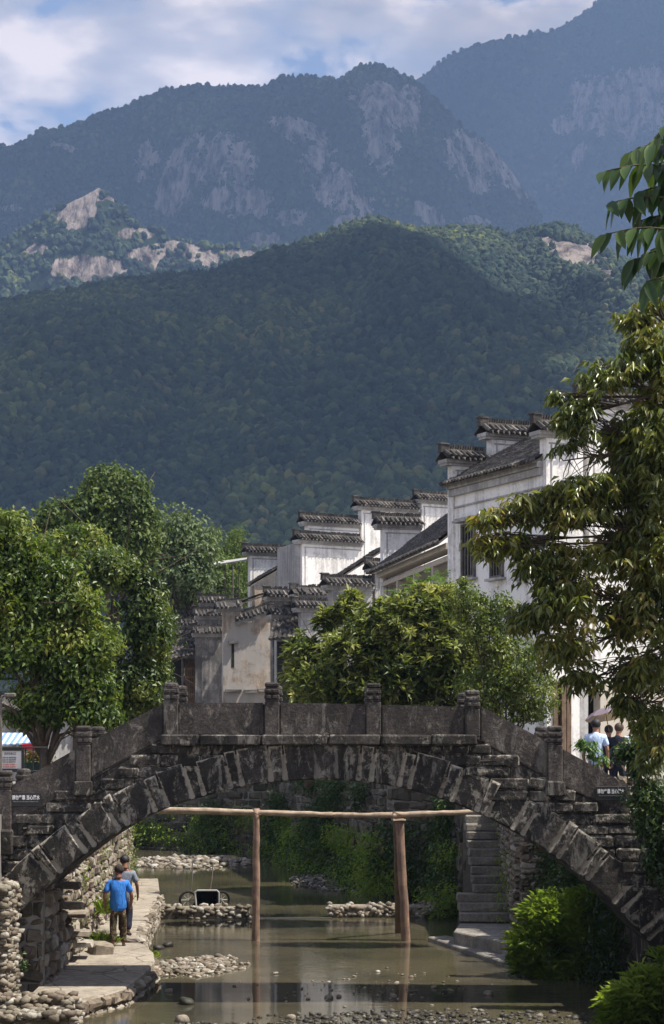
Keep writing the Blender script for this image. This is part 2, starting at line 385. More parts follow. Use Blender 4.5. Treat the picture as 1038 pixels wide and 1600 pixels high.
# clouds high over the hills; they stand above the frame and shade the slopes
m_, t_, b_ = newmat('cloud'); b_.inputs['Base Color'].default_value = (.85, .85, .86, 1); b_.inputs['Roughness'].default_value = 1
def cloud(tx, ty, tz, rx, ry, seed, zc=3300):
    k = (zc - tz) / SUN.z; c = Vector((tx, ty, tz)) + SUN * k
    bm = bmesh.new(); bmesh.ops.create_icosphere(bm, subdivisions=5, radius=1)
    co = np.array([v.co[:] for v in bm.verts]); n = fbm(co[:, 0] * 2.2 + seed, co[:, 1] * 2.2 + co[:, 2], 5, seed)
    for v, q in zip(bm.verts, n):
        k2 = .62 + .75 * q; v.co = Vector((v.co.x * rx * k2, v.co.y * ry * k2, v.co.z * 260 * k2))
    me = bpy.data.meshes.new('cloud'); bm.to_mesh(me); bm.free(); me.materials.append(m_)
    o = link('cloud', me); o.location = c; tag(o, kind='structure')
cloud(-370, 1280, 220, 400, 720, 1)
cloud(-800, 1500, 300, 700, 400, 2)
cloud(540, 880, 150, 560, 270, 3)
cloud(60, 900, 150, 420, 300, 9)
cloud(-1150, 3750, 800, 1000, 520, 4)
cloud(-60, 3700, 900, 540, 420, 5)
cloud(800, 3500, 500, 330, 420, 6)
cloud(1050, 5200, 1600, 1300, 900, 7)
cloud(560, 4800, 1100, 500, 420, 8)
cloud(-600, 2050, 200, 700, 160, 10)
cloud(600, 2600, 300, 500, 220, 11)
# ------------------------------------------------------------------ near materials
def mat_granite(name, dark=.022, mid=.07, light=.19, streak=.5, tint=(1, .94, .88), edge=True, lichen=.55):
    """weathered stone: grain, dark algae, pale lime runs (attribute a = mortar seams)"""
    m, t, b = newmat(name)
    c = coords(t); cs = coords(t, (1.5, 1.5, .35))
    big = noise(t, .9, 7, .62, c, .3); grain = noise(t, 26, 4, .7, c); run = noise(t, 2.6, 8, .68, cs, .4); fine = noise(t, 8, 8, .75, c)
    g = ramp(t, [(.38, (dark * tint[0], dark * tint[1], dark * tint[2])), (.52, (mid * tint[0], mid * tint[1], mid * tint[2])), (.66, (light * tint[0], light * tint[1], light * tint[2]))])
    s = math_(t, 'ADD', math_(t, 'MULTIPLY', big.outputs[0], .35), math_(t, 'ADD', math_(t, 'MULTIPLY', grain.outputs[0], .35), math_(t, 'MULTIPLY', fine.outputs[0], .3))); t.links.new(s, g.inputs[0])
    blk = ramp(t, [(.44, 0), (.54, .9)]); bn = noise(t, 1.7, 8, .7, coords(t, (1.3, 1.3, .45), (7, 3, 1)), .5); t.links.new(bn.outputs[0], blk.inputs[0])
    col = mix(t, math_(t, 'MULTIPLY', blk.outputs[0], min(1, streak * 1.4)), g.outputs[0], (.010, .009, .008))
    pn = noise(t, 3.4, 10, .78, coords(t, (1.2, 1.2, .8), (2, 5, 8)), .6); rr = ramp(t, [(lichen - .01, 0), (lichen + .05, streak)]); t.links.new(pn.outputs[0], rr.inputs[0])
    col = mix(t, rr.outputs[0], col, (.36, .33, .28))
    r5 = ramp(t, [(.58, 0), (.63, streak * .8)]); t.links.new(run.outputs[0], r5.inputs[0]); col = mix(t, r5.outputs[0], col, (.26, .245, .215))
    if edge:
        at = attr(t, 'a'); er = ramp(t, [(.85, 0), (.94, .85)]); t.links.new(math_(t, 'ADD', math_(t, 'MULTIPLY', at, .62), math_(t, 'ADD', math_(t, 'MULTIPLY', fine.outputs[0], .55), math_(t, 'MULTIPLY', big.outputs[0], .12))), er.inputs[0]); e = er.outputs[0]
        col = mix(t, e, col, (.46, .42, .35))
    t.links.new(col, b.inputs['Base Color'])
    b.inputs['Roughness'].default_value = .85; b.inputs['Specular IOR Level'].default_value = .3
    h = math_(t, 'ADD', math_(t, 'MULTIPLY', grain.outputs[0], .35), math_(t, 'ADD', fine.outputs[0], math_(t, 'MULTIPLY', big.outputs[0], 1.0)))
    bump(t, b, h, .8, .035)
    return m
def mat_rubble(name, cols, rough=.9, sc=5, dirt=.5):
    m, t, b = newmat(name); c = coords(t); at = attr(t, 'a')
    r = ramp(t, cols); t.links.new(at, r.inputs[0]); n = noise(t, sc, 8, .7, c); n2 = noise(t, 1.1, 5, .6, c)
    r2 = ramp(t, [(.3, .45), (.6, 1.15)]); t.links.new(n.outputs[0], r2.inputs[0])
    col = mix(t, 1.0, r.outputs[0], r2.outputs[0], 'MULTIPLY')
    r3 = ramp(t, [(.5, 0), (.65, dirt)]); t.links.new(n2.outputs[0], r3.inputs[0])
    col = mix(t, r3.outputs[0], col, (.045, .05, .03)); t.links.new(col, b.inputs['Base Color'])
    b.inputs['Roughness'].default_value = rough; b.inputs['Specular IOR Level'].default_value = .3
    bump(t, b, n.outputs[0], .8, .03); return m
M_BRIDGE = mat_granite('bridge_granite', .013, .046, .15, .58, (1, .88, .77), True, .55)
M_PANEL = mat_granite('parapet_granite', .024, .066, .19, .42, (1, .85, .76), False, .565)
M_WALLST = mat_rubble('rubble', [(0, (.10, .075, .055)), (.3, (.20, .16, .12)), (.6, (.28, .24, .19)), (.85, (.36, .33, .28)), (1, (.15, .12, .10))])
M_WALLDK = mat_rubble('mossy_shaded_rubble', [(0, (.045, .042, .032)), (.5, (.10, .085, .065)), (1, (.17, .15, .12))], sc=4, dirt=.8)
M_PEBBLE = mat_rubble('pebbles', [(0, (.11, .085, .065)), (.3, (.19, .155, .115)), (.75, (.27, .235, .185)), (1, (.44, .42, .37))], .75, 9, .35)
M_WETSTONE = mat_rubble('wet_gravel', [(0, (.025, .022, .018)), (.6, (.06, .052, .042)), (.9, (.12, .11, .09)), (1, (.26, .24, .20))], .45, 9, .4)
M_GRAVEL = mat_rubble('dry_gravel', [(0, (.12, .11, .09)), (.6, (.22, .2, .17)), (1, (.34, .32, .28))], .8, 9, .3)
M_PAVE = mat_granite('path_stone', .20, .34, .46, .1, (1, .88, .72), False, .7)
def flag_joints(m, sc, col):
    t = m.node_tree; b = [q for q in t.nodes if q.type == 'BSDF_PRINCIPLED'][0]; src = b.inputs['Base Color'].links[0].from_socket
    w_ = noise(t, 3, 3, .6, coords(t)); v = N(t, 'ShaderNodeTexVoronoi', feature='DISTANCE_TO_EDGE'); v.inputs['Scale'].default_value = sc
    mp = N(t, 'ShaderNodeVectorMath', operation='ADD'); sc_n = N(t, 'ShaderNodeVectorMath', operation='SCALE'); sc_n.inputs['Scale'].default_value = .12; t.links.new(w_.outputs['Color'], sc_n.inputs[0]); t.links.new(coords(t, (1, .8, .1)), mp.inputs[0]); t.links.new(sc_n.outputs[0], mp.inputs[1]); t.links.new(mp.outputs[0], v.inputs['Vector'])
    r = ramp(t, [(.004, .75), (.022, 0)]); t.links.new(v.outputs['Distance'], r.inputs[0]); d = noise(t, 1.6, 8, .75, coords(t)); rd = ramp(t, [(.48, 0), (.66, .65)]); t.links.new(d.outputs[0], rd.inputs[0])
    c1 = mix(t, rd.outputs[0], src, (.13, .105, .07)); t.links.new(mix(t, r.outputs[0], c1, col), b.inputs['Base Color'])
flag_joints(M_PAVE, 1.05, (.06, .05, .035))
M_STEP = mat_granite('step_stone', .10, .23, .38, .2, (1, .92, .80), False, .6)
def mat_plain(name, col, rough=.7, spec=.3, bs=None, metal=0, var=.35, vs_=3):
    m, t, b = newmat(name); n = noise(t, vs_, 6, .65, coords(t)); r = ramp(t, [(.3, 1 - var), (.7, 1 + var * .6)]); t.links.new(n.outputs[0], r.inputs[0])
    t.links.new(mix(t, 1, col, r.outputs[0], 'MULTIPLY'), b.inputs['Base Color'])
    b.inputs['Roughness'].default_value = rough; b.inputs['Specular IOR Level'].default_value = spec; b.inputs['Metallic'].default_value = metal
    if bs: n2 = noise(t, bs, 5, .6, coords(t)); bump(t, b, n2.outputs[0], .5, .02)
    return m
M_EARTH = mat_plain('earth', (.09, .075, .05), .95, .1, 2, var=.5, vs_=.8)
M_BED = mat_plain('river_bed', (.085, .065, .040), .9, .2, 5, var=.6, vs_=1.2)
M_STREET = mat_plain('street_paving', (.22, .21, .19), .8, .2, 4, var=.4)
def mat_wood(name, a, b_, gs=(14, 14, 1.2)):
    m, t, b = newmat(name); g = N(t, 'ShaderNodeTexCoord'); mp = N(t, 'ShaderNodeMapping'); mp.inputs['Scale'].default_value = gs
    t.links.new(g.outputs['Object'], mp.inputs[0]); n = noise(t, 1.6, 8, .7, mp.outputs[0], .5); r = ramp(t, [(.3, a), (.7, b_)]); t.links.new(n.outputs[0], r.inputs[0])
    n2 = noise(t, 5, 4, .6, coords(t)); r2 = ramp(t, [(.4, .7), (.6, 1.1)]); t.links.new(n2.outputs[0], r2.inputs[0])
    t.links.new(mix(t, 1, r.outputs[0], r2.outputs[0], 'MULTIPLY'), b.inputs['Base Color']); b.inputs['Roughness'].default_value = .75
    bump(t, b, n.outputs[0], .7, .01); return m
M_POLE = mat_wood('pole_wood', (.13, .075, .05), (.34, .22, .155))
M_BEAM = mat_wood('beam_wood', (.20, .14, .09), (.46, .36, .26), (1.2, 14, 14))
M_WOOD = mat_wood('old_wood', (.07, .045, .03), (.20, .13, .08))
M_WOODG = mat_wood('grey_wood', (.07, .06, .05), (.19, .165, .14))
def mat_water():
    m, t, b = newmat('water'); c = coords(t)
    n = noise(t, .35, 4, .6, c); r = ramp(t, [(.35, (.040, .038, .026)), (.6, (.085, .074, .046))]); t.links.new(n.outputs[0], r.inputs[0]); t.links.new(r.outputs[0], b.inputs['Base Color'])
    b.inputs['Roughness'].default_value = .04; b.inputs['IOR'].default_value = 1.33; b.inputs['Specular IOR Level'].default_value = .5
    w1 = noise(t, 1.0, 3, .55, coords(t, (1.6, 4.5, 1))); w2 = noise(t, 9, 3, .5, coords(t, (1, 2.4, 1)))
    mk = noise(t, .16, 3, .5, coords(t)); rk = ramp(t, [(.42, .12), (.62, 1)]); t.links.new(mk.outputs[0], rk.inputs[0])
    h = math_(t, 'MULTIPLY', math_(t, 'ADD', w1.outputs[0], math_(t, 'MULTIPLY', w2.outputs[0], .25)), rk.outputs[0])
    bump(t, b, h, .55, .016); return m
M_WATER = mat_water()

# ------------------------------------------------------------------ ground, river, banks
g = MB(); g.add([(-6000, -200, -.35), (6000, -200, -.35), (6000, 9000, -.35), (-6000, 9000, -.35)], [[0, 1, 2, 3]]); tag(g.build('ground', M_BED), kind='structure')
g = MB(); g.add([(-80, -30, 0), (8, -30, 0), (8, 92, 0), (-80, 92, 0)], [[0, 1, 2, 3]]); tag(g.build('water', M_WATER), kind='structure')
LB = [(-80, -30), (-5.9, -30), (-5.9, 34.35), (-5.22, 34.35), (-5.25, 40), (-5.5, 50), (-6.4, 60), (-14, 66), (-80, 70)]
RB = [(6.4, -30), (6.0, 33), (5.8, 36.5), (5.0, 43.6), (4.3, 43.6), (4.55, 50), (3.44, 50), (3.44, 54.9), (1.65, 57.1), (.1, 65.1), (-2.2, 77.1), (-8.7, 81.8), (-14, 84.2), (-80, 90), (-80, 900), (600, 900), (600, -30)]
for poly in (LB, RB):
    g = MB(); g.prism(poly, -.3, 3.4); tag(g.build('river_bank', [M_STREET]), kind='structure')
g = MB(); g.add([(-3000, 899, 3.2), (3000, 899, 3.2), (3000, 2500, 3.2), (-3000, 2500, 3.2)], [[0, 1, 2, 3]]); g.add([(-3000, 90, 3.2), (-79, 90, 3.2), (-79, 899, 3.2), (-3000, 899, 3.2)], [[0, 1, 2, 3]])
tag(g.build('meadow', M_EARTH), kind='structure')

# unit stones
def _ico(sub):
    bm = bmesh.new(); bmesh.ops.create_icosphere(bm, subdivisions=sub, radius=1)
    V = np.array([v.co[:] for v in bm.verts]); Fc = np.array([[v.index for v in f.verts] for f in bm.faces]); bm.free(); return V, Fc
ICO1 = _ico(1); ICO2 = _ico(2)
def stones(name, C, D, mat, seed=0, parent=None, ico=ICO1, jit=.16, smooth=False, A=None):
    """C centres (n,3), D half dims (n,3): rounded irregular stones in one mesh"""
    rs = np.random.RandomState(seed); V0, F0 = ico; n = len(C); k = len(V0)
    V = V0[None] * (1 + rs.uniform(-jit, jit, (n, k, 1)))
    V = np.sign(V) * np.abs(V) ** .8
    a = rs.uniform(0, 6.28, n); tl = rs.uniform(-.25, .25, n)
    V = V * D[:, None, :]
    c, s = np.cos(a)[:, None], np.sin(a)[:, None]
    x = V[..., 0] * c - V[..., 1] * s; y = V[..., 0] * s + V[..., 1] * c; z = V[..., 2] + x * tl[:, None]
    V = np.stack([x, y, z], -1) + C[:, None, :]
    Fc = (F0[None] + (np.arange(n) * k)[:, None, None]).reshape(-1, 3)
    ra = np.repeat(rs.rand(n) if A is None else A, k)
    return link(name, fastmesh(name, V.reshape(-1, 3), Fc, mat, attrs={'a': ('POINT', ra)}, smooth=smooth), parent)

def rubble(mb, A, B, z0, z1, out=.10, sz=(.30, .20), seed=0, curve=None, flat=.5, clip=None):
    """courses of irregular blocks standing on the wall line A-B (2D), facing left-hand normal when walking A to B"""
    rs = np.random.RandomState(seed); A = np.array(A, float); B = np.array(B, float); L = np.linalg.norm(B - A); d = (B - A) / L; nrm = np.array([-d[1], d[0]]); ang = math.atan2(d[1], d[0])
    z = z0
    while z < z1 - .04:
        h = min(sz[1] * rs.uniform(.65, 1.4), z1 - z + .05); s = -rs.uniform(0, .2)
        while s < L:
            w_ = sz[0] * rs.uniform(.55, 1.7); hh = h * rs.uniform(.85, 1.04)
            o = out * rs.uniform(.25, 1.2); c0 = max(s, 0); c1 = min(s + w_ * .96, L)
            if c1 - c0 > .05:
                p = A + d * (c0 + c1) / 2 + nrm * (o / 2 - .06)
                if clip is None or clip((c0 + c1) / 2, z + h / 2):
                    nb = mb.n; mb.box((p[0], p[1], z + hh / 2), (c1 - c0 - .02, o + .12, hh - .015), ang, 0, jit=.018 + .05 * sz[1], bev=.03 + .08 * sz[1])
                    r = rs.rand(); mb.a[nb:] = [r] * (mb.n - nb)
            s += w_
        z += h
def retaining(name, pts, z0, z1, mat, label, sz=(.3, .2), out=.1, seed=0, group=None):
    mb = MB()
    for i in range(len(pts) - 1): rubble(mb, pts[i], pts[i + 1], z0, z1, out, sz, seed + i)
    o = mb.build(name, mat, attr='a', fixn=False); tag(o, label, 'wall', group); return o
# left bank walls (normal must face the river: walk from far to near on the left side gives +x)
retaining('retaining_wall', [(-14, 66), (-6.4, 60), (-5.5, 50), (-5.25, 40), (-5.22, 34.6)], -.2, 3.42, M_WALLST, 'sunlit brown rubble retaining wall beside the two walkers', (.27, .19), .13, 3)
retaining('retaining_wall', [(-5.22, 34.35), (-5.9, 34.35)], -.2, 3.3, M_WALLDK, 'dark block wall in shade under the left foot of the bridge', (.34, .24), .07, 9)  # darker stone than the sunlit side: the shade on this face is in its colour
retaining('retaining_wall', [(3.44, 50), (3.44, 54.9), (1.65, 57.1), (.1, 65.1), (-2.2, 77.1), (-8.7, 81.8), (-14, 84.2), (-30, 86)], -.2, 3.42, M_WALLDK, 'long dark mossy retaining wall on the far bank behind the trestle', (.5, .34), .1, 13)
mb = MB()
for a_, b2 in (((4.3, 50), (4.3, 43.6)), ((4.3, 43.6), (5.0, 43.6))): rubble(mb, a_[:] if 1 else 0, b2, 0, 3.42, .1, (.26, .13), 31)
for a_, b2 in (((5.0, 43.6), (4.3, 43.6)),): rubble(mb, a_, b2, 0, 3.42, .1, (.26, .12), 33)
tag(mb.build('stone_pier', M_WALLST, attr='a'), 'grey rubble pier right of the stone stairs under the arch', 'wall')
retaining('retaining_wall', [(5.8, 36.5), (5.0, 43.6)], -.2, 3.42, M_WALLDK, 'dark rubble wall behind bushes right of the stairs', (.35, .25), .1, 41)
# a few pale sandstone blocks let into the far wall
mb = MB(); rs = np.random.RandomState(5)
for i in range(9):
    s = i / 8.; x0, y0 = .1 + (1.65 - .1) * s, 65.1 + (57.1 - 65.1) * s
    nb = mb.n; mb.box((x0 - .12, y0 - .05, 1.35 + .06 * math.sin(i)), (.16, .95, .42), math.atan2(-1.55, 8.), 0, .02, .03); mb.a[nb:] = [rs.rand()] * (mb.n - nb)
M_SAND = mat_rubble('sandstone', [(0, (.16, .115, .075)), (1, (.30, .23, .16))], sc=3, dirt=.6)
tag(mb.build('stone_band', M_SAND, attr='a'), 'band of pale square sandstone blocks low in the far mossy wall', 'wall')

# the sunlit footpath at the foot of the left wall
pt = [(-5.3, 31.4), (-4.37, 32.3), (-3.72, 34.0), (-3.56, 36.0), (-3.50, 37.6), (-3.66, 39.0), (-3.95, 40.2), (-4.12, 40.6), (-5.3, 40.6)]
def patch(name, poly, z0, z1, mat, label=None, tilt=0.0, **kw):
    bm = bmesh.new(); top = [bm.verts.new((x, y, z1 + tilt * (y - poly[0][1]))) for x, y in poly]; bot = [bm.verts.new((x, y, z0)) for x, y in poly]
    bm.faces.new(top); n = len(poly)
    for i in range(n): bm.faces.new([bot[i], bot[(i + 1) % n], top[(i + 1) % n], top[i]])
    bmesh.ops.recalc_face_normals(bm, faces=bm.faces)
    es = [e for e in bm.edges if e.verts[0] in top and e.verts[1] in top]
    bmesh.ops.bevel(bm, geom=es, offset=.025, segments=1, affect='EDGES')
    me = bpy.data.meshes.new(name); bm.to_mesh(me); bm.free(); me.materials.append(mat); o = link(name, me); tag(o, label, **kw); return o
patch('path', pt, -.3, .24, M_PAVE, kind='structure', tilt=.018)
patch('path', [(-5.4, 40.6), (-4.12, 40.6), (-4.3, 43.2), (-4.42, 46), (-4.7, 52), (-5.3, 58), (-6.3, 58), (-5.6, 46)], -.3, .46, M_PAVE, kind='structure')
mb = MB(); 
for a_, b2 in (((-3.72, 34.0), (-4.37, 32.3)), ((-3.56, 36.0), (-3.72, 34.0)), ((-3.50, 37.6), (-3.56, 36.0)), ((-3.66, 39.0), (-3.50, 37.6)), ((-3.95, 40.2), (-3.66, 39.0)), ((-4.42, 46), (-4.12, 40.6))):
    rubble(mb, b2, a_, -.15, .20, .03, (.34, .2), 3)
    rubble(mb, a_, b2, -.15, .20, .03, (.34, .2), 4)
for a_, b2 in (((-4.42, 46), (-4.30, 43.2)), ((-4.30, 43.2), (-4.12, 40.6)), ((-4.7, 52), (-4.42, 46)), ((-4.12, 40.6), (-4.9, 40.6))): rubble(mb, b2, a_, -.15, .44, .05, (.38, .17), 6); rubble(mb, a_, b2, -.15, .44, .05, (.38, .17), 7)
tag(mb.build('path_edge', M_WALLST, attr='a'), kind='structure')
# cantilevered steps in the left wall
st = empty('wall_steps', (-5.2, 38, .3), 'flat stone steps jutting from the sunlit left rubble wall', 'steps')
for i, (py, Y) in enumerate(((1380, 36.2), (1409, 36.6), (1424, 37.2), (1454, 37.6), (1471, 38.1), (1345, 35.9))):
    mb = MB(); z = Z(py, Y); mb.box((-5.03, Y, z - .05), (.50, .55, .11), .05, 0, .02, .02); mb.a = [RS.rand()] * mb.n; mb.build('step', M_WALLST, st, attr='a')
mb = MB(); mb.box((-4.72, 38.9, .42), (.42, .7, .3), .3, 0, .03, .04); mb.a = [.5] * mb.n
tag(mb.build('stone_block', M_WALLST, attr='a'), 'low square stone block at the wall foot behind the path bend', 'stone')

# right hand stairs up from the water
stz = empty('stone_stairs', (3.9, 45, .0), 'worn stone stairs climbing from the water behind the right side of the arch', 'stairs')
y = 44.9; z = .42
for i in range(15):
    x0, x1 = (3.02, 4.32) if i < 3 else (3.42, 4.46)
    h = .195; mb = MB(); wdt = .36
    mb.box(((x0 + x1) / 2 + .01 * math.sin(i * 3), y + .33, z + h / 2 - (.0)), (x1 - x0, .66, h), 0.02 * math.sin(i * 2.1), 0, .016, .022)
    mb.build('step', M_STEP, stz); z += h; y += wdt
patch('landing', [(2.75, 43.1), (3.85, 40.6), (4.15, 40.3), (4.2, 42.0), (4.3, 44.9), (3.0, 44.9)], -.3, .38, M_STEP, kind='structure')
patch('landing', [(2.25, 44.6), (3.55, 39.7), (4.0, 39.4), (3.9, 41.0), (3.1, 44.0), (2.7, 44.9)], -.3, .10, M_STEP, kind='structure')
mb = MB(); mb.prism([(3.03, 44.9), (4.3, 44.9), (4.46, 50), (3.44, 50), (3.44, 46.0), (3.03, 46.0)], -.2, .42); tag(mb.build('stair_base', M_WALLDK, attr='a'), kind='structure')

# weirs
def weir(x0, x1, Y, label, seed):
    t = empty('stone_weir', ((x0 + x1) / 2, Y, 0), label, 'weir', 'stone weirs across the stream')
    mb = MB(); mb.box(((x0 + x1) / 2, Y + .25, .10), (x1 - x0 - .1, .42, .42), 0, 0, .0, .05); mb.a = [.6] * mb.n; mb.build('core', M_PEBBLE, t, attr='a')
    rs = np.random.RandomState(seed); n = int((x1 - x0) * 36)
    C = np.stack([rs.uniform(x0, x1, n), Y + rs.uniform(.0, .5, n), rs.uniform(.02, .34, n)], 1); C[:, 1] = np.where(C[:, 2] < .26, Y + .03 + .02 * rs.randn(n), C[:, 1])
    D = np.stack([rs.uniform(.06, .15, n), rs.uniform(.06, .1, n), rs.uniform(.045, .085, n)], 1)
    stones('cobbles', C, D, M_PEBBLE, seed, t)
weir(-4.85, -2.12, 49.9, 'cobble weir left of the wooden pole, below the tipped cart', 1)
weir(-.15, 3.15, 50.4, 'cobble weir right of centre, behind the paired wooden posts', 2)
mb = MB(); mb.box((-1.1, 50.1, -.03), (2.2, .25, .09), 0, 0, .01, .01); mb.a = [.2] * mb.n; tag(mb.build('weir_sill', M_WETSTONE, attr='a'), kind='structure')

# gravel bars and loose stones
def bar(name, poly_fn, n, smin, smax, mat, label, seed, kind='stuff', zc=0.0, hgt=.10):
    rs = np.random.RandomState(seed); C = []; 
    while len(C) < n:
        x, y, dns = poly_fn(rs)
        if rs.rand() < dns: C.append((x, y, zc + hgt * dns * rs.rand()))
    C = np.array(C); r = smin + (smax - smin) * rs.rand(n) ** 2.5
    D = np.stack([r * rs.uniform(.8, 1.4, n), r * rs.uniform(.7, 1.2, n), r * rs.uniform(.45, .8, n)], 1)
    o = stones(name, C, D, mat, seed); tag(o, label, 'gravel', kind=kind)
def ell(cx, cy, rx, ry, ang=0):
    def f(rs):
        a = rs.uniform(0, 6.283); r = rs.rand() ** .5; u = r * math.cos(a) * rx; v = r * math.sin(a) * ry
        c, s = math.cos(ang), math.sin(ang); return cx + u * c - v * s, cy + u * s + v * c, 1 - .8 * r ** 2 * .9
    return f
bar('gravel', ell(X(300, 38.5), 39.6, 1.05, 1.9, -.2), 700, .02, .10, M_PEBBLE, 'bar of pale pebbles in the water beside the footpath bend', 2, hgt=.05)
bar('gravel', ell(X(290, 71.5), 72, 2.6, 3.4, 0), 900, .03, .17, M_PEBBLE, 'wide bar of white stones at the far river bend', 3, hgt=.14)
bar('gravel', ell(X(565, 61), 61.5, 2.2, 4.0, .25), 1600, .03, .10, M_GRAVEL, 'grey gravel bank along the foot of the far wall', 4, hgt=.28)
bar('gravel', ell(X(700, 32.2), 32.3, 3.3, 1.1, 0), 620, .012, .075, M_WETSTONE, 'dark wet gravel shoal across the foreground shallows', 5, hgt=.03)
bar('gravel', ell(X(330, 31.4), 31.5, 1.6, .35, 0), 160, .015, .06, M_WETSTONE, 'strip of wet gravel at the bottom edge of the water', 6, hgt=.03)
bar('gravel', ell(X(560, 36), 36.5, 2.8, 3.0, 0), 120, .012, .055, M_PEBBLE, 'scattered small stones breaking the water in front of the trestle', 7, hgt=.03)
bar('gravel', ell(X(570, 31.4), 31.6, 2.6, .4, 0), 160, .012, .05, M_WETSTONE, 'thin line of pale shingle along the bottom edge', 8, hgt=.04)
GR = 'larger stones lying in the shallow stream'
for i, (px, py, r, lab) in enumerate(((285, 1594, .12, 'pale grey boulder at the bottom edge left of centre'), (292, 1567, .13, 'black wet rock above the pale boulder at the bottom edge'), (264, 1548, .07, 'small pale stone in the water right of the path corner'), (285, 1514, .10, 'angular tan stone at the lower tip of the pebble bar'),
        (615, 1556, .07, 'pale flat stone below the reflection of the paired posts'), (763, 1552, .08, 'grey flat stone on the right below the stone landing'), (695, 1549, .06, 'dark small stone left of the grey flat stone at right'), (455, 1590, .08, 'brown stone at the bottom edge right of the tall pole reflection'), (248, 1482, .12, 'dark brown stone beside the grass tuft at the path bend'),
        (262, 1478, .12, 'dark rounded stone at the head of the pebble bar'), (514, 1558, .07, 'yellowish stone in mid stream below the trestle'), (530, 1556, .05, 'small orange brown stone beside the yellowish one'))):
    Y = YW(py, 0.02); c = P(px, py, Y); ob = stones('river_stone', np.array([[c[0], c[1], r * .2]]), np.array([[r * 1.2, r, r * .75]]), M_WETSTONE if 'dark' in lab or 'black' in lab else M_PEBBLE, 50 + i, ico=ICO2, jit=.09, A=np.array([.1 if 'dark' in lab or 'black' in lab else (1.0 if 'white' in lab else .55)]))
    tag(ob, lab, 'stone', GR)

# pebble pillar and low cobble wall, near left
def cobwall(name, x0, x1, y0, y1, z1, label, seed, r=.10, z0=-.1, th=None):
    t = empty(name, ((x0 + x1) / 2, y0, 0), label, 'wall'); mb = MB(); mb.box(((x0 + x1) / 2, (y0 + y1) / 2, (z0 + z1) / 2 - .02), (x1 - x0 - .3 * r, y1 - y0 - .3 * r, z1 - z0 - .04), 0, 0, .01, .04); mb.a = [.2] * mb.n
    mb.build('core', M_WALLST, t, attr='a'); rs = np.random.RandomState(seed); C = []; 
    stp = r * 1.5
    for z in np.arange(z0 + r * .6, z1, stp * .8):
        for x in np.arange(x0, x1 + .01, stp): C.append((x + rs.uniform(-.3, .3) * r, y0 + .2 * r, z))
        for y in np.arange(y0, y1 + .01, stp):
            C.append((x1 - .2 * r, y + rs.uniform(-.3, .3) * r, z)); C.append((x0 + .2 * r, y + rs.uniform(-.3, .3) * r, z))
    for x in np.arange(x0, x1 + .01, stp):
        for y in np.arange(y0, y1 + .01, stp): C.append((x, y, z1 - .25 * r))
    C = np.array(C); n = len(C); rr = r * rs.uniform(.45, 1.3, n); D = np.stack([rr * rs.uniform(.8, 1.35, n), rr, rr * rs.uniform(.45, .8, n)], 1); C = C + rs.uniform(-.45, .45, C.shape) * r * [1, .25, 1]
    stones('cobbles', C + rs.uniform(-.01, .01, C.shape), D, M_PEBBLE, seed, t)
cobwall('cobble_pillar', -6.3, -5.60, 32.6, 33.9, Z(1382, 33), 'tall pillar of pale cobbles at the left edge before the bridge', 3, .085)
cobwall('cobble_wall', -6.3, -4.28, 31.2, 31.9, Z(1560, 31.2), 'low cobble wall in the bottom left corner, upper terrace', 4, .085)
cobwall('cobble_wall', -6.3, -4.12, 30.3, 31.1, Z(1583, 30.5), 'lowest cobble terrace in the bottom left corner below the low wall', 5, .09)
# ------------------------------------------------------------------ the stone arch bridge
Y0, Y1 = 34.0, 36.4; SB = F / Y0
def bp(px, py): return np.array([X(px, Y0), Z(py, Y0)])
intr = [(-60, 1530), (-20, 1478), (12, 1443), (40, 1415), (100, 1361), (165, 1312), (200, 1291), (245, 1268), (285, 1254), (335, 1240), (380, 1229), (425, 1222), (500, 1217), (568, 1221), (620, 1229), (668, 1241), (723, 1260), (768, 1280), (813, 1304), (868, 1339), (918, 1376), (968, 1421), (1018, 1476), (1060, 1530)]
I = np.array([bp(*p) for p in intr])
# smooth arc-length resample
sl = np.concatenate([[0], np.cumsum(np.linalg.norm(np.diff(I, axis=0), axis=1))])
sg = np.linspace(0, sl[-1], 400); xi = np.interp(sg, sl, I[:, 0]); zi = np.interp(sg, sl, I[:, 1])
k_ = np.ones(25) / 25
xs_ = np.convolve(np.pad(xi, 12, mode='reflect', reflect_type='odd'), k_, 'valid'); zs_ = np.convolve(np.pad(zi, 12, mode='reflect', reflect_type='odd'), k_, 'valid')
def arc(s): return np.array([np.interp(s, sg, xs_), np.interp(s, sg, zs_)])
def arcn(s):
    d = arc(s + .05) - arc(s - .05); d /= np.linalg.norm(d); return np.array([-d[1], d[0]])
SL = sg[-1]; RT = .66
sc_ = np.interp(X(503, Y0), xs_, sg)
joints = [sc_ - 57 / SB, sc_ + 57 / SB]
pat = [20, 50, 17, 46, 18, 42, 20, 48, 16, 44, 18, 46, 17, 50, 18, 46, 17, 48, 18, 50]; s = joints[1]
i = 0
while s < SL - .3: s += pat[i % len(pat)] / SB * (1 + .12 * math.sin(i * 5)); joints.append(min(s, SL)); i += 1
s = joints[0]; i = 0
while s > .3: s -= pat[i % len(pat)] / SB * (1 + .12 * math.sin(i * 3 + 1)); joints.insert(0, max(s, 0)); i += 1
BR = empty('arch_bridge', (0, 35.2, 0), 'old dark granite arch footbridge with stone parapets spanning the stream', 'bridge')
deck = [(-330, 1272), (-40, 1272), (0, 1298), (15, 1290), (118, 1234), (145, 1217), (250, 1160), (256, 1151), (744, 1152), (756, 1163), (856, 1217), (880, 1232), (985, 1272), (1400, 1272)]
DK = np.array([bp(*p) for p in deck])
def deckz(x): return np.interp(x, DK[:, 0], DK[:, 1])
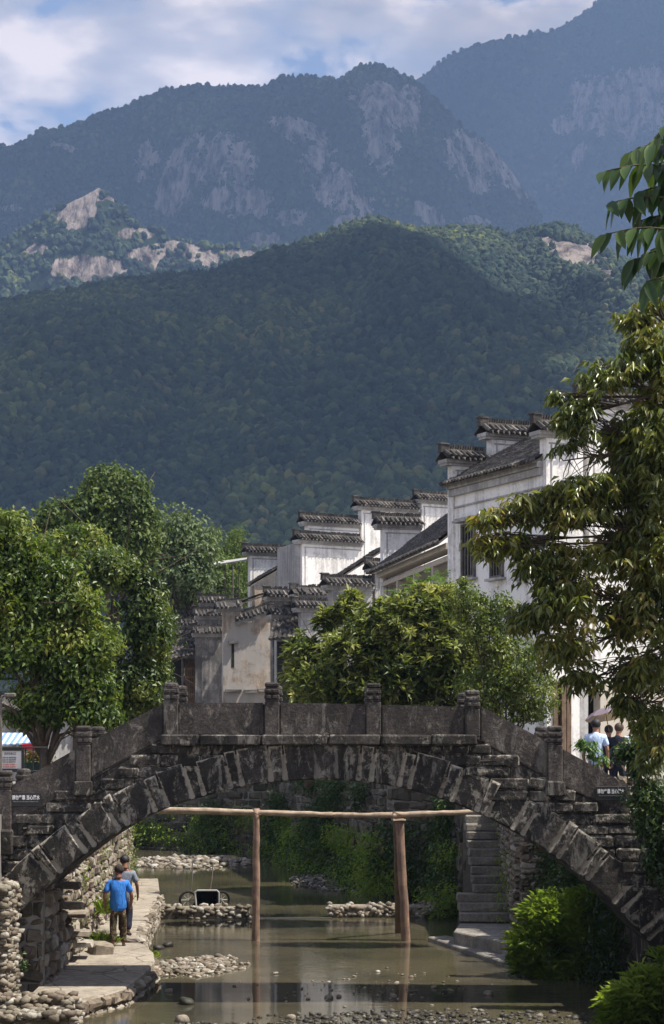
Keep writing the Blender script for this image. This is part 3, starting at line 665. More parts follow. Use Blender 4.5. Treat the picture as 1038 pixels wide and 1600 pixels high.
ring = MB(); rs = np.random.RandomState(4)
for a, b in zip(joints[:-1], joints[1:]):
    w_ = b - a; sub = max(1, int(w_ / .22)); ss = np.linspace(a + .012, b - .012, sub + 1); th = RT * rs.uniform(.94, 1.05); fo = rs.uniform(-.02, .035)
    yn, yf = Y0 - fo, Y1 + .01; e = .055; V = []; at = []
    ins = np.linspace(a + e if w_ > .2 else a + w_ * .3, b - e if w_ > .2 else b - w_ * .3, sub + 1)
    for q in range(sub + 1):
        p, n = arc(ss[q]), arcn(ss[q]); p2, n2 = arc(ins[q]), arcn(ins[q])
        j1 = rs.uniform(-.018, .018)
        V += [(p[0], yn + .025, p[1]), (p2[0] + n2[0] * e * .7, yn + rs.uniform(-.012, .012), p2[1] + n2[1] * e * .7), (p2[0] + n2[0] * (th - e), yn + rs.uniform(-.012, .012), p2[1] + n2[1] * (th - e)), (p[0] + n[0] * th, yn + .025 + j1, p[1] + n[1] * th), (p[0] + n[0] * th, yf, p[1] + n[1] * th), (p[0], yf, p[1])]
        at += [.7, .12, .12, 1, 1, .5]
    Fs = []
    for q in range(sub):
        o, r = q * 6, q * 6 + 6
        for k in range(6): k2 = (k + 1) % 6; Fs.append([o + k, o + k2, r + k2, r + k])
    Fs.append([0, 5, 4, 3, 2, 1]); r = sub * 6; Fs.append([r, r + 1, r + 2, r + 3, r + 4, r + 5])
    # side borders carry the mortar value
    for q in (0, sub):
        at[q * 6 + 1] = .80; at[q * 6 + 2] = .80
    if w_ > .3 and sub > 1: pass
    ring.add(V, Fs, 0, at)
ring.build('arch_ring', M_BRIDGE, BR, attr='a', fixn=True)
# mortar core behind the ring joints
core = MB(); n = 90; V = []; 
for q in range(n + 1):
    s = SL * q / n; p, nn = arc(s), arcn(s)
    V += [(p[0] + nn[0] * .015, Y0 + .05, p[1] + nn[1] * .015), (p[0] + nn[0] * .6, Y0 + .05, p[1] + nn[1] * .6), (p[0] + nn[0] * .6, Y1 - .03, p[1] + nn[1] * .6), (p[0] + nn[0] * .015, Y1 - .03, p[1] + nn[1] * .015)]
Fs = []
for q in range(n):
    for k in range(4): k2 = (k + 1) % 4; Fs.append([q * 4 + k, q * 4 + k2, q * 4 + 4 + k2, q * 4 + 4 + k])
core.add(V, Fs, 0, [1] * len(V)); core.build('mortar_core', M_BRIDGE, BR, attr='a', fixn=True)
# spandrel infill: solid between the ring and the deck
spn = MB(); xs = np.arange(X(-330, Y0), X(1400, Y0), .12); V = []
def ringtop(x):
    if x < xs_[0] + .5 or x > xs_[-1] - .5: return -.3
    s = np.interp(x, xs_, sg); p, nn = arc(s), arcn(s); return p[1] + .30
for x in xs:
    zt = deckz(x); zb = min(ringtop(x), zt - .05)
    V += [(x, Y0 + .07, zb), (x, Y0 + .07, zt), (x, Y1 - .07, zt), (x, Y1 - .07, zb)]
Fs = []
for q in range(len(xs) - 1):
    for k in range(4): k2 = (k + 1) % 4; Fs.append([q * 4 + k, q * 4 + k2, q * 4 + 4 + k2, q * 4 + 4 + k])
Fs.append([0, 1, 2, 3]); r = (len(xs) - 1) * 4; Fs.append([r + 3, r + 2, r + 1, r])
spn.add(V, Fs, 0, [.25] * len(V)); spn.build('spandrel', M_BRIDGE, BR, attr='a', fixn=True)
# squared courses on the spandrel face, stepped under the sloping parapets
cb = MB(); z = Z(1560, Y0)
while z < Z(1168, Y0):
    h = .215 * rs.uniform(.85, 1.15); x = X(-330, Y0) + rs.uniform(0, .3)
    while x < X(1400, Y0):
        w_ = rs.uniform(.35, .85); xm = x + w_ / 2
        def below(xx): 
            if xx < xs_[2] or xx > xs_[-3]: return -1.
            s_ = np.interp(xx, xs_, sg); p, nn = arc(s_), arcn(s_)
            # height of the extrados above this x
            ex = [arc(q) + arcn(q) * RT for q in (max(s_ - .9, 0), max(s_ - .45, 0), s_, min(s_ + .45, SL), min(s_ + .9, SL))]
            ex = sorted([(float(e[0]), float(e[1])) for e in ex]); return float(np.interp(xx, [e[0] for e in ex], [e[1] for e in ex]))
        dz = min(deckz(x), deckz(x + w_)) ; lim = max(below(x), below(x + w_)); lim0 = min(below(x), below(x + w_))
        stepz = deckz(xm) + .02
        if z + h < stepz and z + h > lim0 + .02:
            nb = cb.n; cb.box((xm, Y0 + .07 + rs.uniform(-.015, .015), z + h / 2), (w_ - .02, .12, h - .02), 0, 0, .012, .03)
            a_ = np.array(cb.v[nb:]); cen = np.array([xm, Y0, z + h / 2]); q = np.maximum(abs(a_[:, 0] - cen[0]) / (w_ / 2), abs(a_[:, 2] - cen[2]) / (h / 2)); cb.a[nb:] = list(np.clip(q * 1.0 - .1, 0, 1))
        x += w_
    z += h
for sd in (-1, 1):
    for k in range(16):
        top = 1166 + 17.2 * k
        xe = (252 - 31 * k) if sd < 0 else (748 + 31 * k)
        x0, x1 = sorted((xe, xe - sd * 62)); 
        if top > 1300: break
        nb = cb.n; cb.box((X((x0 + x1) / 2, Y0), Y0 + .195 - .03 * rs.rand(), Z(top + 9, Y0)), ((x1 - x0) / SB * rs.uniform(.8, 1.1), .30, 17 / SB), 0, 0, .035, .06); cb.a[nb:] = list(.1 + .75 * rs.rand(cb.n - nb))
for sgx in (-1, 1):
    hb2 = MB(); V_ = cb.v; keep = []
    for f, m__ in zip(cb.f, cb.m):
        if (V_[f[0]][0] > 0) == (sgx > 0): keep.append(f)
    used = sorted({i for f in keep for i in f}); mp2 = {o: n for n, o in enumerate(used)}
    hb2.v = [V_[i] for i in used]; hb2.a = [cb.a[i] for i in used]; hb2.n = len(used); hb2.f = [[mp2[i] for i in f] for f in keep]; hb2.m = [0] * len(keep); hb2.build('course_stones', M_BRIDGE, BR, attr='a')
# ledge slabs under the level parapet
lg = MB(); x = 252
for w_ in (60, 96, 105, 82, 78, 72):
    nb = lg.n; lg.box((X(x + w_ / 2, Y0), 35.2, Z(1156, Y0)), (w_ / SB - .01, 2.72 + .03 * rs.rand(), 17 / SB), 0, 0, .008, .03); lg.a[nb:] = list(.1 + .6 * rs.rand(lg.n - nb)); x += w_
lg.build('ledge', M_BRIDGE, BR, attr='a')
def panel(p0t, p1t, p1b, p0b, Y, name='parapet_panel'):
    """near-face pixel corners -> a slab .15 thick, subdivided top edge with a worn chamfer"""
    c = [bp(*p) for p in (p0t, p1t, p1b, p0b)]; bm = bmesh.new(); vs_ = []
    for yy in (Y, Y + .15):
        for q in c: vs_.append(bm.verts.new((q[0], yy, q[1])))
    for f in ((0, 1, 2, 3), (7, 6, 5, 4), (0, 4, 5, 1), (1, 5, 6, 2), (2, 6, 7, 3), (3, 7, 4, 0)): bm.faces.new([vs_[k] for k in f])
    bmesh.ops.recalc_face_normals(bm, faces=bm.faces); bmesh.ops.bevel(bm, geom=list(bm.edges), offset=.022, segments=2, affect='EDGES')
    me = bpy.data.meshes.new(name); bm.to_mesh(me); bm.free(); me.materials.append(M_PANEL); return link(name, me, BR)
def post(px, ytop, ybot, Y, rounded, wd=.262):
    mb = MB(); x = X(px, Y0); zt = Z(ytop, Y0); zb = Z(ybot, Y0); H = zt - zb
    mb.box((x, Y, zb + (H - .34) / 2), (wd, wd, H - .34), 0, 0, .004, .018)
    z = zt - .34
    for (dz, s_) in ((.035, .95), (.085, 1.02), (.02, .91), (.085, 1.02), (.02, .94)):
        mb.box((x, Y, z + dz / 2), (wd * s_, wd * s_, dz), 0, 0, .003, .014); z += dz
    # carved roundels on the two bands
    for q in (-1, 1): 
        mb.box((x + q * .055, Y - wd * .53, zt - .34 + .035 + .043), (.07, .02, .05), 0, 0, .002, .008); mb.box((x + q * .055, Y - wd * .53, zt - .34 + .14 + .043), (.07, .02, .05), 0, 0, .002, .008)
    rem = zt - z
    if rounded:
        V = []; n = 12
        for (r_, h_) in ((.49, 0), (.52, .35), (.49, .7), (.38, .92), (.2, 1.0)):
            for k in range(n): a = k / n * 6.283 + .26; V.append((x + wd * r_ * math.cos(a), Y + wd * r_ * math.sin(a), z + rem * h_))
        Fs = [[i_ * n + k, i_ * n + (k + 1) % n, (i_ + 1) * n + (k + 1) % n, (i_ + 1) * n + k] for i_ in range(4) for k in range(n)] + [[4 * n + k for k in range(n)]]
        mb.add(V, Fs)
    else: mb.box((x, Y, z + rem / 2), (wd * .98, wd * .98, rem), 0, 0, .003, .03)
    o = mb.build('parapet_post', M_PANEL, BR); return o
for Y, far in ((34.05, 0), (36.12, 1)):
    panel((278, 1098), (413, 1098), (413, 1149), (278, 1149), Y); panel((437, 1098), (573, 1100), (573, 1149), (437, 1149), Y); panel((596, 1101), (727, 1104), (727, 1150), (596, 1150), Y)
    panel((141, 1158), (256, 1098), (256, 1154), (141, 1216), Y); panel((16, 1228), (119, 1170), (119, 1230), (16, 1292), Y)
    panel((751, 1103), (858, 1160), (858, 1216), (751, 1158), Y); panel((879, 1170), (985, 1228), (985, 1276), (879, 1228), Y); panel((-110, 1235), (-5, 1235), (-5, 1300), (-110, 1300), Y)
    for px, yt, yb, rd in ((267, 1066, 1149, 1), (425, 1066, 1149, 0), (584, 1067, 1150, 0), (739, 1078, 1152, 0), (130, 1134, 1236, 1 if far else 0), (6, 1204, 1300, 0), (868, 1134, 1236, 0)):
        post(px, yt, yb, Y + .075, rd or far)
for px, yy, yb in ((130, 1214, 1238), (6, 1290, 1330), (868, 1214, 1238)):
    mb = MB(); mb.box((X(px, Y0), Y0 + .12, Z((yy + yb) / 2 + 6, Y0)), (.34, .42, (yb - yy) / SB), 0, 0, .01, .03); mb.a = [.5] * mb.n; mb.build('post_base', M_BRIDGE, BR, attr='a')
# deck surface
dk = MB(); V = []
for x in xs: V += [(x, Y0 + .2, deckz(x) + .02), (x, Y1 - .2, deckz(x) + .02)]
dk.add(V, [[q * 2, q * 2 + 2, q * 2 + 3, q * 2 + 1] for q in range(len(xs) - 1)]); dk.build('deck', M_STEP, BR)

# warning plates
m_, t_, b_ = newmat('black_plate'); b_.inputs['Base Color'].default_value = (.010, .010, .012, 1); b_.inputs['Roughness'].default_value = .45
m_, t_, b_ = newmat('white_letter'); b_.inputs['Base Color'].default_value = (.75, .75, .75, 1); b_.inputs['Roughness'].default_value = .6
m_, t_, b_ = newmat('grey_letter'); b_.inputs['Base Color'].default_value = (.28, .28, .28, 1); b_.inputs['Roughness'].default_value = .6
def text(name, s, size, loc, parent, mat, weight=0.0, rot=(math.radians(90), 0, 0), width=None):
    c = bpy.data.curves.new(name, 'FONT'); c.body = s; c.size = size; c.align_x = 'CENTER'; c.align_y = 'CENTER'; c.extrude = .002; c.offset = weight
    o = bpy.data.objects.new('tmp', c); COL.objects.link(o); bpy.context.view_layer.update()
    me = bpy.data.meshes.new_from_object(o.evaluated_get(bpy.context.evaluated_depsgraph_get())); bpy.data.objects.remove(o)
    sx = 1
    if width and len(me.vertices):
        xs2 = [v.co.x for v in me.vertices]; sx = width / max(1e-6, max(xs2) - min(xs2))
        for v in me.vertices: v.co.x *= sx
    R = Matrix.Translation(loc) @ Matrix.Rotation(rot[2], 4, 'Z') @ Matrix.Rotation(rot[0], 4, 'X'); me.transform(R)
    me.materials.clear(); me.materials.append(mat); ob = link(name, me, parent); return ob
def plate(px0, px1, py0, py1, label):
    Y = Y0 + .05 - .014; c = [X((px0 + px1) / 2, Y), Y, Z((py0 + py1) / 2, Y)]; w_ = X(px1, Y) - X(px0, Y); h = Z(py0, Y) - Z(py1, Y)
    t = empty('warning_sign', c, label, 'sign', 'warning plates on the bridge parapet'); mb = MB(); mb.box(c, (w_, .02, h), 0, 0, 0, .004); mb.build('plate', MATS['black_plate'], t)
    text('lettering', '请勿坐靠 当心落水', .088, (c[0], Y - .013, c[2] + h * .14), t, MATS['white_letter'], .0022, width=w_ * .90)
    text('small_lettering', 'Please do not sit or lean. Beware of falling into water', .03, (c[0], Y - .013, c[2] - h * .14), t, MATS['grey_letter'], width=w_ * .8)
plate(16.5, 65, 1239, 1260, 'black warning plate on the lower left parapet panel')
plate(931, 978, 1229, 1251, 'black warning plate on the dark lower right parapet panel')

# ------------------------------------------------------------------ log trestle under the arch
TR = empty('log_trestle', (-.5, 44.6, 0), 'trestle of a long log beam on three bare wooden posts in the stream', 'trestle'); YT = 44.6
def pole(name, p0, p1, r0, r1, mat, seed, n=12, seg=14):
    rs = np.random.RandomState(seed); p0 = np.array(p0); p1 = np.array(p1); pts = [p0 + (p1 - p0) * q / seg + rs.uniform(-.008, .008, 3) for q in range(seg + 1)]
    rad = [r0 + (r1 - r0) * q / seg + rs.uniform(-.006, .006) for q in range(seg + 1)]
    mb = MB(); mb.tube(pts, rad, n); return mb.build(name, mat, TR, smooth=True)
pole('post', (X(400, YT), YT, -.3), (X(401, YT), YT, Z(1263, YT)), .098, .078, M_POLE, 1)
pole('post', (X(636, YT), YT, -.3), (X(624, YT), YT, Z(1279, YT)), .105, .10, M_POLE, 2)
pole('post', (X(624, 46.6), 46.6, -.3), (X(620, 44.9), 44.85, Z(1279, 45)), .095, .08, M_WOOD, 3)
zb_ = Z(1271, YT)
pole('beam', (X(196, YT), YT - .02, Z(1264, YT)), (X(520, YT), YT + .02, Z(1273, YT)), .085, .06, M_BEAM, 4, seg=18)
pole('beam', (X(500, YT), YT + .10, Z(1273.5, YT)), (X(620, YT), YT, Z(1274, YT)), .055, .068, M_BEAM, 5)
pole('beam', (X(610, YT), YT + .02, Z(1274, YT)), (X(775, YT), YT + .02, Z(1267, YT)), .075, .055, M_BEAM, 6)
mb = MB(); mb.box((X(623, YT), YT + .02, Z(1281, YT)), (.30, .34, .035), .1, 0, .004, .006); mb.build('bearing_plate', M_BEAM, TR)
for px in (401, 621):
    mb = MB(); mb.tube([(X(px, YT) + .11 * math.cos(a), YT + .12 * math.sin(a), Z(1271, YT) + .03 * math.sin(a * 2)) for a in np.linspace(0, 6.4, 14)], .012, 5)
    mb.build('lashing', M_WOOD, TR)
# ------------------------------------------------------------------ white walled houses with stepped gables
def mat_plaster(name, base, stain, amt=.5, lo=.42, vscale=.22, patch=None):
    m, t, b = newmat(name); c = coords(t); cs = coords(t, (3.2, 3.2, vscale))
    n1 = noise(t, 1.5, 8, .7, cs, .2); n2 = noise(t, .6, 8, .7, c, .8); n3 = noise(t, 14, 5, .7, c)
    s = math_(t, 'ADD', math_(t, 'MULTIPLY', n1.outputs[0], .45), math_(t, 'MULTIPLY', n2.outputs[0], .55)); s = math_(t, 'ADD', s, math_(t, 'MULTIPLY', math_(t, 'SUBTRACT', n3.outputs[0], .5), .22))
    r = ramp(t, [(lo, 0), (lo + .09, amt * .55), (lo + .26, amt)]); t.links.new(s, r.inputs[0])
    col = mix(t, r.outputs[0], base, stain)
    if patch:
        n4 = noise(t, .55, 6, .7, coords(t, (1, 1, 1), (3, 9, 2)), .3); r4 = ramp(t, [(.5, 0), (.56, .75)]); t.links.new(n4.outputs[0], r4.inputs[0]); col = mix(t, r4.outputs[0], col, patch)
    t.links.new(col, b.inputs['Base Color']); b.inputs['Roughness'].default_value = .9; b.inputs['Specular IOR Level'].default_value = .15
    bump(t, b, n3.outputs[0], .4, .015); return m
M_WHITE = mat_plaster('white_plaster', (.78, .765, .74), (.17, .155, .14), .75, .48, .3)
M_GREYPL = mat_plaster('grey_plaster', (.46, .45, .44), (.11, .105, .10), .8, .42)
M_OLDPL = mat_plaster('weathered_plaster', (.56, .45, .34), (.12, .11, .10), .95, .40, .3, (.40, .38, .36))
M_DARKPL = mat_plaster('blackened_plaster', (.36, .34, .32), (.055, .053, .052), .95, .40, .5, (.10, .10, .10))
M_CREAM = mat_plaster('cream_plaster', (.52, .47, .40), (.22, .2, .17), .5, .5)
def mat_tile():
    m, t, b = newmat('roof_tile'); c = coords(t); at = attr(t, 'a'); n = noise(t, 2.2, 8, .75, c); n2 = noise(t, 20, 4, .7, c)
    s = math_(t, 'ADD', math_(t, 'MULTIPLY', at, .22), math_(t, 'ADD', math_(t, 'MULTIPLY', n.outputs[0], .55), math_(t, 'MULTIPLY', n2.outputs[0], .3)))
    r = ramp(t, [(.38, (.020, .019, .019)), (.52, (.052, .048, .046)), (.64, (.12, .11, .10)), (.76, (.28, .26, .23))]); t.links.new(s, r.inputs[0])
    t.links.new(r.outputs[0], b.inputs['Base Color']); b.inputs['Roughness'].default_value = .85; b.inputs['Specular IOR Level'].default_value = .25
    bump(t, b, n2.outputs[0], .6, .01); return m
M_TILE = mat_tile()
M_GLASS = mat_plain('dark_glass', (.02, .023, .026), .12, .5, var=.2)
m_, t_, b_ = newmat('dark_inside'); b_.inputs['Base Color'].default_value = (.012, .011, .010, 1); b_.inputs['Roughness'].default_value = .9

def tiled(name, e0, e1, r0, r1, parent, seed=0, pitch=.20, course=.16):
    """tile surface between eave e0-e1 and ridge r0-r1 (3D points): channels of half round tiles in overlapping courses"""
    e0, e1, r0, r1 = [np.array(q, float) for q in (e0, e1, r0, r1)]; L = np.linalg.norm(e1 - e0); S = np.linalg.norm(r0 - e0)
    nu = max(6, int(L / pitch * 5)); nv = max(6, int(S / course) * 2)
    rs = np.random.RandomState(seed); u = np.linspace(0, 1, nu + 1); 
    vv = []; 
    for k in range(nv // 2): vv += [k / (nv / 2.), (k + .96) / (nv / 2.)]
    vv = np.array(vv); U, W = np.meshgrid(u, vv)
    B0 = e0 + (e1 - e0) * U[..., None]; B1 = r0 + (r1 - r0) * U[..., None]; Pn = B0 + (B1 - B0) * W[..., None]
    nrm = np.cross(e1 - e0, r0 - e0); nrm /= np.linalg.norm(nrm); nrm = nrm if nrm[2] > 0 else -nrm
    ph = U * L / pitch; ci = np.floor(ph); row = np.floor(W * nv / 2 + 1e-6); off = .5 + .5 * np.cos(2 * math.pi * ph); saw = np.where((np.arange(len(vv)) % 2)[:, None] == 0, .030, .0)
    rnd = _h(ci, row, seed); sag = (fbm(U * 3, W * 3, 3, seed) - .5) * .10
    Pn = Pn + nrm * (off ** .7 * .075 + saw + rnd * .022 + sag)[..., None]
    nr, nc = U.shape; I_ = np.arange(nr * nc).reshape(nr, nc); Q = np.stack([I_[:-1, :-1].ravel(), I_[:-1, 1:].ravel(), I_[1:, 1:].ravel(), I_[1:, :-1].ravel()], 1)
    me = fastmesh(name, Pn.reshape(-1, 3), Q, M_TILE, attrs={'a': ('POINT', rnd.ravel())}); o = link(name, me, parent)
    mb = MB(); d = -nrm * .07; mb.slab([e0 + d, e1 + d, r1 + d, r0 + d], nrm * .06); mb.a = [.1] * mb.n; mb.build('roof_deck', M_WOODG, o, attr='a', fixn=True)
    # ends of the half round tiles along the eave
    eb = MB(); dn = (e0 - r0) / np.linalg.norm(e0 - r0); k = 0; du = (e1 - e0) / L
    n_ = int(L / pitch)
    for k in range(n_ + 1):
        c = e0 + du * min(k * pitch, L) + nrm * .05 + dn * .02; nb = eb.n; eb.tube([c - dn * .12, c + dn * .05], .062, 6); eb.a[nb:] = [rs.rand()] * (eb.n - nb)
    eb.build('eave_tiles', M_TILE, o, attr='a')
    return o
def coping(A, B, z, parent, th=.36, rag=.0, seed=0, slope=0.0, endblk=0):
    """tiled cap of a gable step from A to B (2D) with its foot at height z; slope = rise per metre"""
    rs = np.random.RandomState(seed * 7 + 1); A = np.array(A, float); B = np.array(B, float); L = np.linalg.norm(B - A); d = (B - A) / L; n = np.array([-d[1], d[0]]); ang = math.atan2(d[1], d[0])
    mb = MB()
    def pt_(s, o, h): p = A + d * s + n * o; return np.array([p[0], p[1], z + h + slope * s])
    def bx(s0, s1, w_, h0, h1, jit=.004, av=.4):
        nb = mb.n; V = [pt_(s, o, h) + rs.uniform(-jit, jit, 3) for s in (s0, s1) for o in (-w_ / 2, w_ / 2) for h in (h0, h1)]
        mb.add(V, [[0, 1, 3, 2], [4, 6, 7, 5], [0, 4, 5, 1], [2, 3, 7, 6], [0, 2, 6, 4], [1, 5, 7, 3]]); mb.a[nb:] = [av] * 8
    cb_ = MB(); mb2 = mb
    hw = th / 2 + .24
    for sgn in (-1, 1):
        q = [pt_(-.08, sgn * hw, .06), pt_(L + .05, sgn * hw, .06), pt_(L + .05, sgn * .05, .27), pt_(-.08, sgn * .05, .27)]
        nb = mb.n; mb.slab(q, (0, 0, -.035)); mb.a[nb:] = [.3] * (mb.n - nb)
        s = 0.0
        while s < L:
            drop = rs.uniform(-.03, .03) * (1 + rag * 3); nb = mb.n
            if rs.rand() > rag * .5: mb.tube([pt_(s, sgn * (hw + .05), .075 + drop), pt_(s + rs.uniform(-.02, .02), sgn * .06, .30 + drop * .3)], [.062, .055], 6)
            mb.a[nb:] = [rs.rand()] * (mb.n - nb)
            # drip tile between
            nb = mb.n; V = [pt_(s + .05, sgn * (hw + .03), .06), pt_(s + .14, sgn * (hw + .03), .06), pt_(s + .095, sgn * (hw + .06), -.05 + drop)]; V += [v + np.array([0, 0, .02]) for v in V]; mb.add(V, [[0, 1, 2], [3, 5, 4], [0, 3, 4, 1], [1, 4, 5, 2], [2, 5, 3, 0]]); mb.a[nb:] = [rs.rand() * .5 + .5] * 6
            s += .19
    bx(-.05, L + .02, .20, .24, .36, av=.9)
    s = .02
    while s < L - .02:   # ridge of upright leaning tiles
        hh = .13 + rs.uniform(-.015, .02) - (rs.rand() < rag) * .06; lean = .03
        V = [pt_(s + q + (lean if h > .4 else 0), o, h) for q in (0, .055) for o in (-.085, .085) for h in (.36, .36 + hh)]
        nb = mb.n; mb.add(V, [[0, 1, 3, 2], [4, 6, 7, 5], [0, 4, 5, 1], [2, 3, 7, 6], [0, 2, 6, 4], [1, 5, 7, 3]]); mb.a[nb:] = [rs.rand() * .6] * 8
        s += .085
    if endblk:
        for e in ([0] if endblk == 1 else [0, L]):
            bx(e - .15, e + .11, .22, .24, .50, .01, .5); bx(e - .19, e + .13, .26, .49, .535, .01, .7)
    o = mb.build('coping', M_TILE, parent, attr='a')
    # plaster moulding under the tiles
    m2 = MB(); mb = m2
    def bx2(s0, s1, w_, h0, h1):
        V = [pt_(s, oo, h) for s in (s0, s1) for oo in (-w_ / 2, w_ / 2) for h in (h0, h1)]
        m2.add(V, [[0, 1, 3, 2], [4, 6, 7, 5], [0, 4, 5, 1], [2, 3, 7, 6], [0, 2, 6, 4], [1, 5, 7, 3]])
    bx2(-.03, L + .03, th + .10, -.16, -.08); bx2(-.06, L + .05, th + .22, -.08, .03)
    m2.build('cornice', M_GREYPL, o); return o
def wallseg(A, B, z0, z1, parent, mat, th=.36, name='wall', off=0):
    A = np.array(A, float); B = np.array(B, float); L = np.linalg.norm(B - A); d = (B - A) / L; n = np.array([-d[1], d[0]])
    mb = MB(); V = [(A + d * s + n * o) for s in (0, L) for o in (-th / 2 + off, th / 2 + off)]
    P8 = []
    for v in V:
        for z in (z0, z1): P8.append((v[0], v[1], z))
    mb.add(P8, [[0, 1, 3, 2], [4, 6, 7, 5], [0, 4, 5, 1], [2, 3, 7, 6], [0, 2, 6, 4], [1, 5, 7, 3]]); return mb.build(name, mat, parent, fixn=True)
class Plane2:
    """vertical plane through O (2D) with direction angle th (deg); photo columns map to points on it"""
    def __init__(s, px, Y, th): s.O = np.array([X(px, Y), Y]); s.v = np.array([math.cos(math.radians(th)), math.sin(math.radians(th))])
    def at(s, px):
        a = (px - CX) / F; k = (a * s.O[1] - s.O[0]) / (s.v[0] - a * s.v[1]); return s.O + s.v * k
    def z(s, px, py): p = s.at(px); return Z(py, p[1])
def gable(parent, pl, segs, zbase, mat, th=.36, rag=0, seed=0, framed=True, matf=None):
    """segs: (px0, px1, py of coping top at px0[, dict]); draws wall + coping, coping foot .49 m below its top"""
    for i, sg_ in enumerate(segs):
        a, b, py = sg_[:3]; A, B = pl.at(a), pl.at(b); zt = Z(py, A[1]) - .58
        wallseg(A + pl.v * .22, B + pl.v * .001, zbase, zt - .001 * i, parent, mat, th, name='gable_wall')
        coping(A, B, zt, parent, th, rag, seed + i, endblk=1)
        if framed:   # thin grey painted border standing 3 mm proud
            A2, B2 = A + pl.v * .30, B; n = np.array([pl.v[1], -pl.v[0]]); mb = MB()
            L = np.linalg.norm(B2 - A2); ang = math.atan2(pl.v[1], pl.v[0]); c = (A2 + B2) / 2 + n * (th / 2 + .004)
            mb.box((c[0], c[1], zt - .30), (L, .012, .05), ang)
            c = A + pl.v * .38 + n * (th / 2 + .005); mb.box((c[0], c[1], (zt - .33 + zbase) / 2), (.05, .012, zt - .33 - zbase), ang); mb.build('painted_border', M_GREYPL, parent)
def window(parent, A, B, z0, z1, n, glass=True, hood=True, mat=None):
    """window between A and B (2D) on a wall whose outward normal is n: recess box, frame, bars, sill"""
    A = np.array(A, float); B = np.array(B, float); n = np.array(n, float); L = np.linalg.norm(B - A); d = (B - A) / L; ang = math.atan2(d[1], d[0]); c = (A + B) / 2; zc = (z0 + z1) / 2; H = z1 - z0
    def bx(mb, s, o, z, w_, t_2, h): p = c + d * s + n * o; mb.box((p[0], p[1], z), (w_, t_2, h), ang)
    f = MB(); 
    for s in (-L / 2, L / 2): bx(f, s, .03, zc, .07, .10, H + .07)
    for z in (z0, z1): bx(f, 0, .03, z, L + .07, .104, .07)
    w_ = f.build('window', M_WOODG, parent)
    g = MB(); bx(g, 0, .006, zc, L - .06, .012, H - .06); g.build('pane', M_GLASS, w_)
    b = MB(); k = max(2, int(L / .17))
    for i in range(1, k): bx(b, -L / 2 + L * i / k, .035, zc, .03, .03, H - .07)
    bx(b, 0, .037, zc + H * .1, L - .07, .034, .04); b.build('bars', M_WOODG, w_)
    s = MB(); bx(s, 0, .07, z0 - .07, L + .3, .22, .07)
    s.build('sill', M_GREYPL, w_); s = MB()
    if hood: bx(s, 0, .12, z1 + .12, L + .4, .34, .06); bx(s, 0, .09, z1 + .19, L + .3, .24, .06); s.build('hood', M_GREYPL, w_)
    return w_
GH = 'white walled houses with stepped gables along the stream'
ST = 3.4
def house(label, px, Y): return empty('house', (X(px, Y), Y, ST), label, 'house', GH)

# --- H1: the tall house on the right
h = house('tall white house on the right, two barred windows facing the stream', 780, 55)
Npt = np.array([X(850, 53), 53.]); Fpt = np.array([X(707, 58), 58.]); u_ = (Fpt - Npt) / np.linalg.norm(Fpt - Npt); nout = np.array([-u_[1], u_[0]]) * 1.0
nout = nout if nout[0] < 0 else -nout
ZE = Z(716, 53)
wallseg(Npt, Fpt, ST - .2, ZE - .1, h, M_WHITE, .4, off=(-.2 if np.dot([-(Fpt-Npt)[1], (Fpt-Npt)[0]], nout) > 0 else .2))
# dark moulded band under the eave
mb = MB(); ang = math.atan2(u_[1], u_[0]); c = (Npt + Fpt) / 2; L1 = np.linalg.norm(Fpt - Npt)
for z_, t_2, hh in ((ZE - .16, .22, .18), (ZE - .36, .14, .2), (ZE - .80, .05, .05)):
    p = c + nout * t_2 / 2; mb.box((p[0], p[1], z_), (L1, t_2, hh), ang)
mb.build('eave_moulding', M_GREYPL, h)
v1 = -nout; n_far = u_
def p3(p2, z): return (p2[0], p2[1], z)
ov = nout * .38
tiled('roof', p3(Npt + ov, ZE - .12), p3(Fpt + ov, ZE - .12), p3(Npt + v1 * 5, ZE + 2.7), p3(Fpt + v1 * 5, ZE + 2.7), h, 3)
thd = math.degrees(math.atan2(v1[1], v1[0]))
plF = Plane2(707, 58, thd); plN = Plane2(850, 53, thd)
gable(h, plF, [(694, 757, 690), (755, 834, 649)], ST, M_WHITE, seed=2)
gable(h, plN, [(838, 906, 643), (905, 1010, 597), (1008, 1200, 566)], ST + 2.9, M_WHITE, seed=8)
for a, b, y0, y1 in ((724, 743, 900, 818), (769, 787, 900, 850), (812, 826, 900, 850)):
    def on_wall(px):
        al = (px - CX) / F; k = (al * Npt[1] - Npt[0]) / (u_[0] - al * u_[1]); return Npt + u_ * k
    A, B = on_wall(b), on_wall(a); window(h, A + nout * .001, B + nout * .001, Z(y0, A[1]), Z(y1, A[1]), nout)
nN = np.array([v1[1], -v1[0]])
window(h, plN.at(972) + nN * .18, plN.at(1003) + nN * .18, Z(832, 54), Z(742, 54), nN)
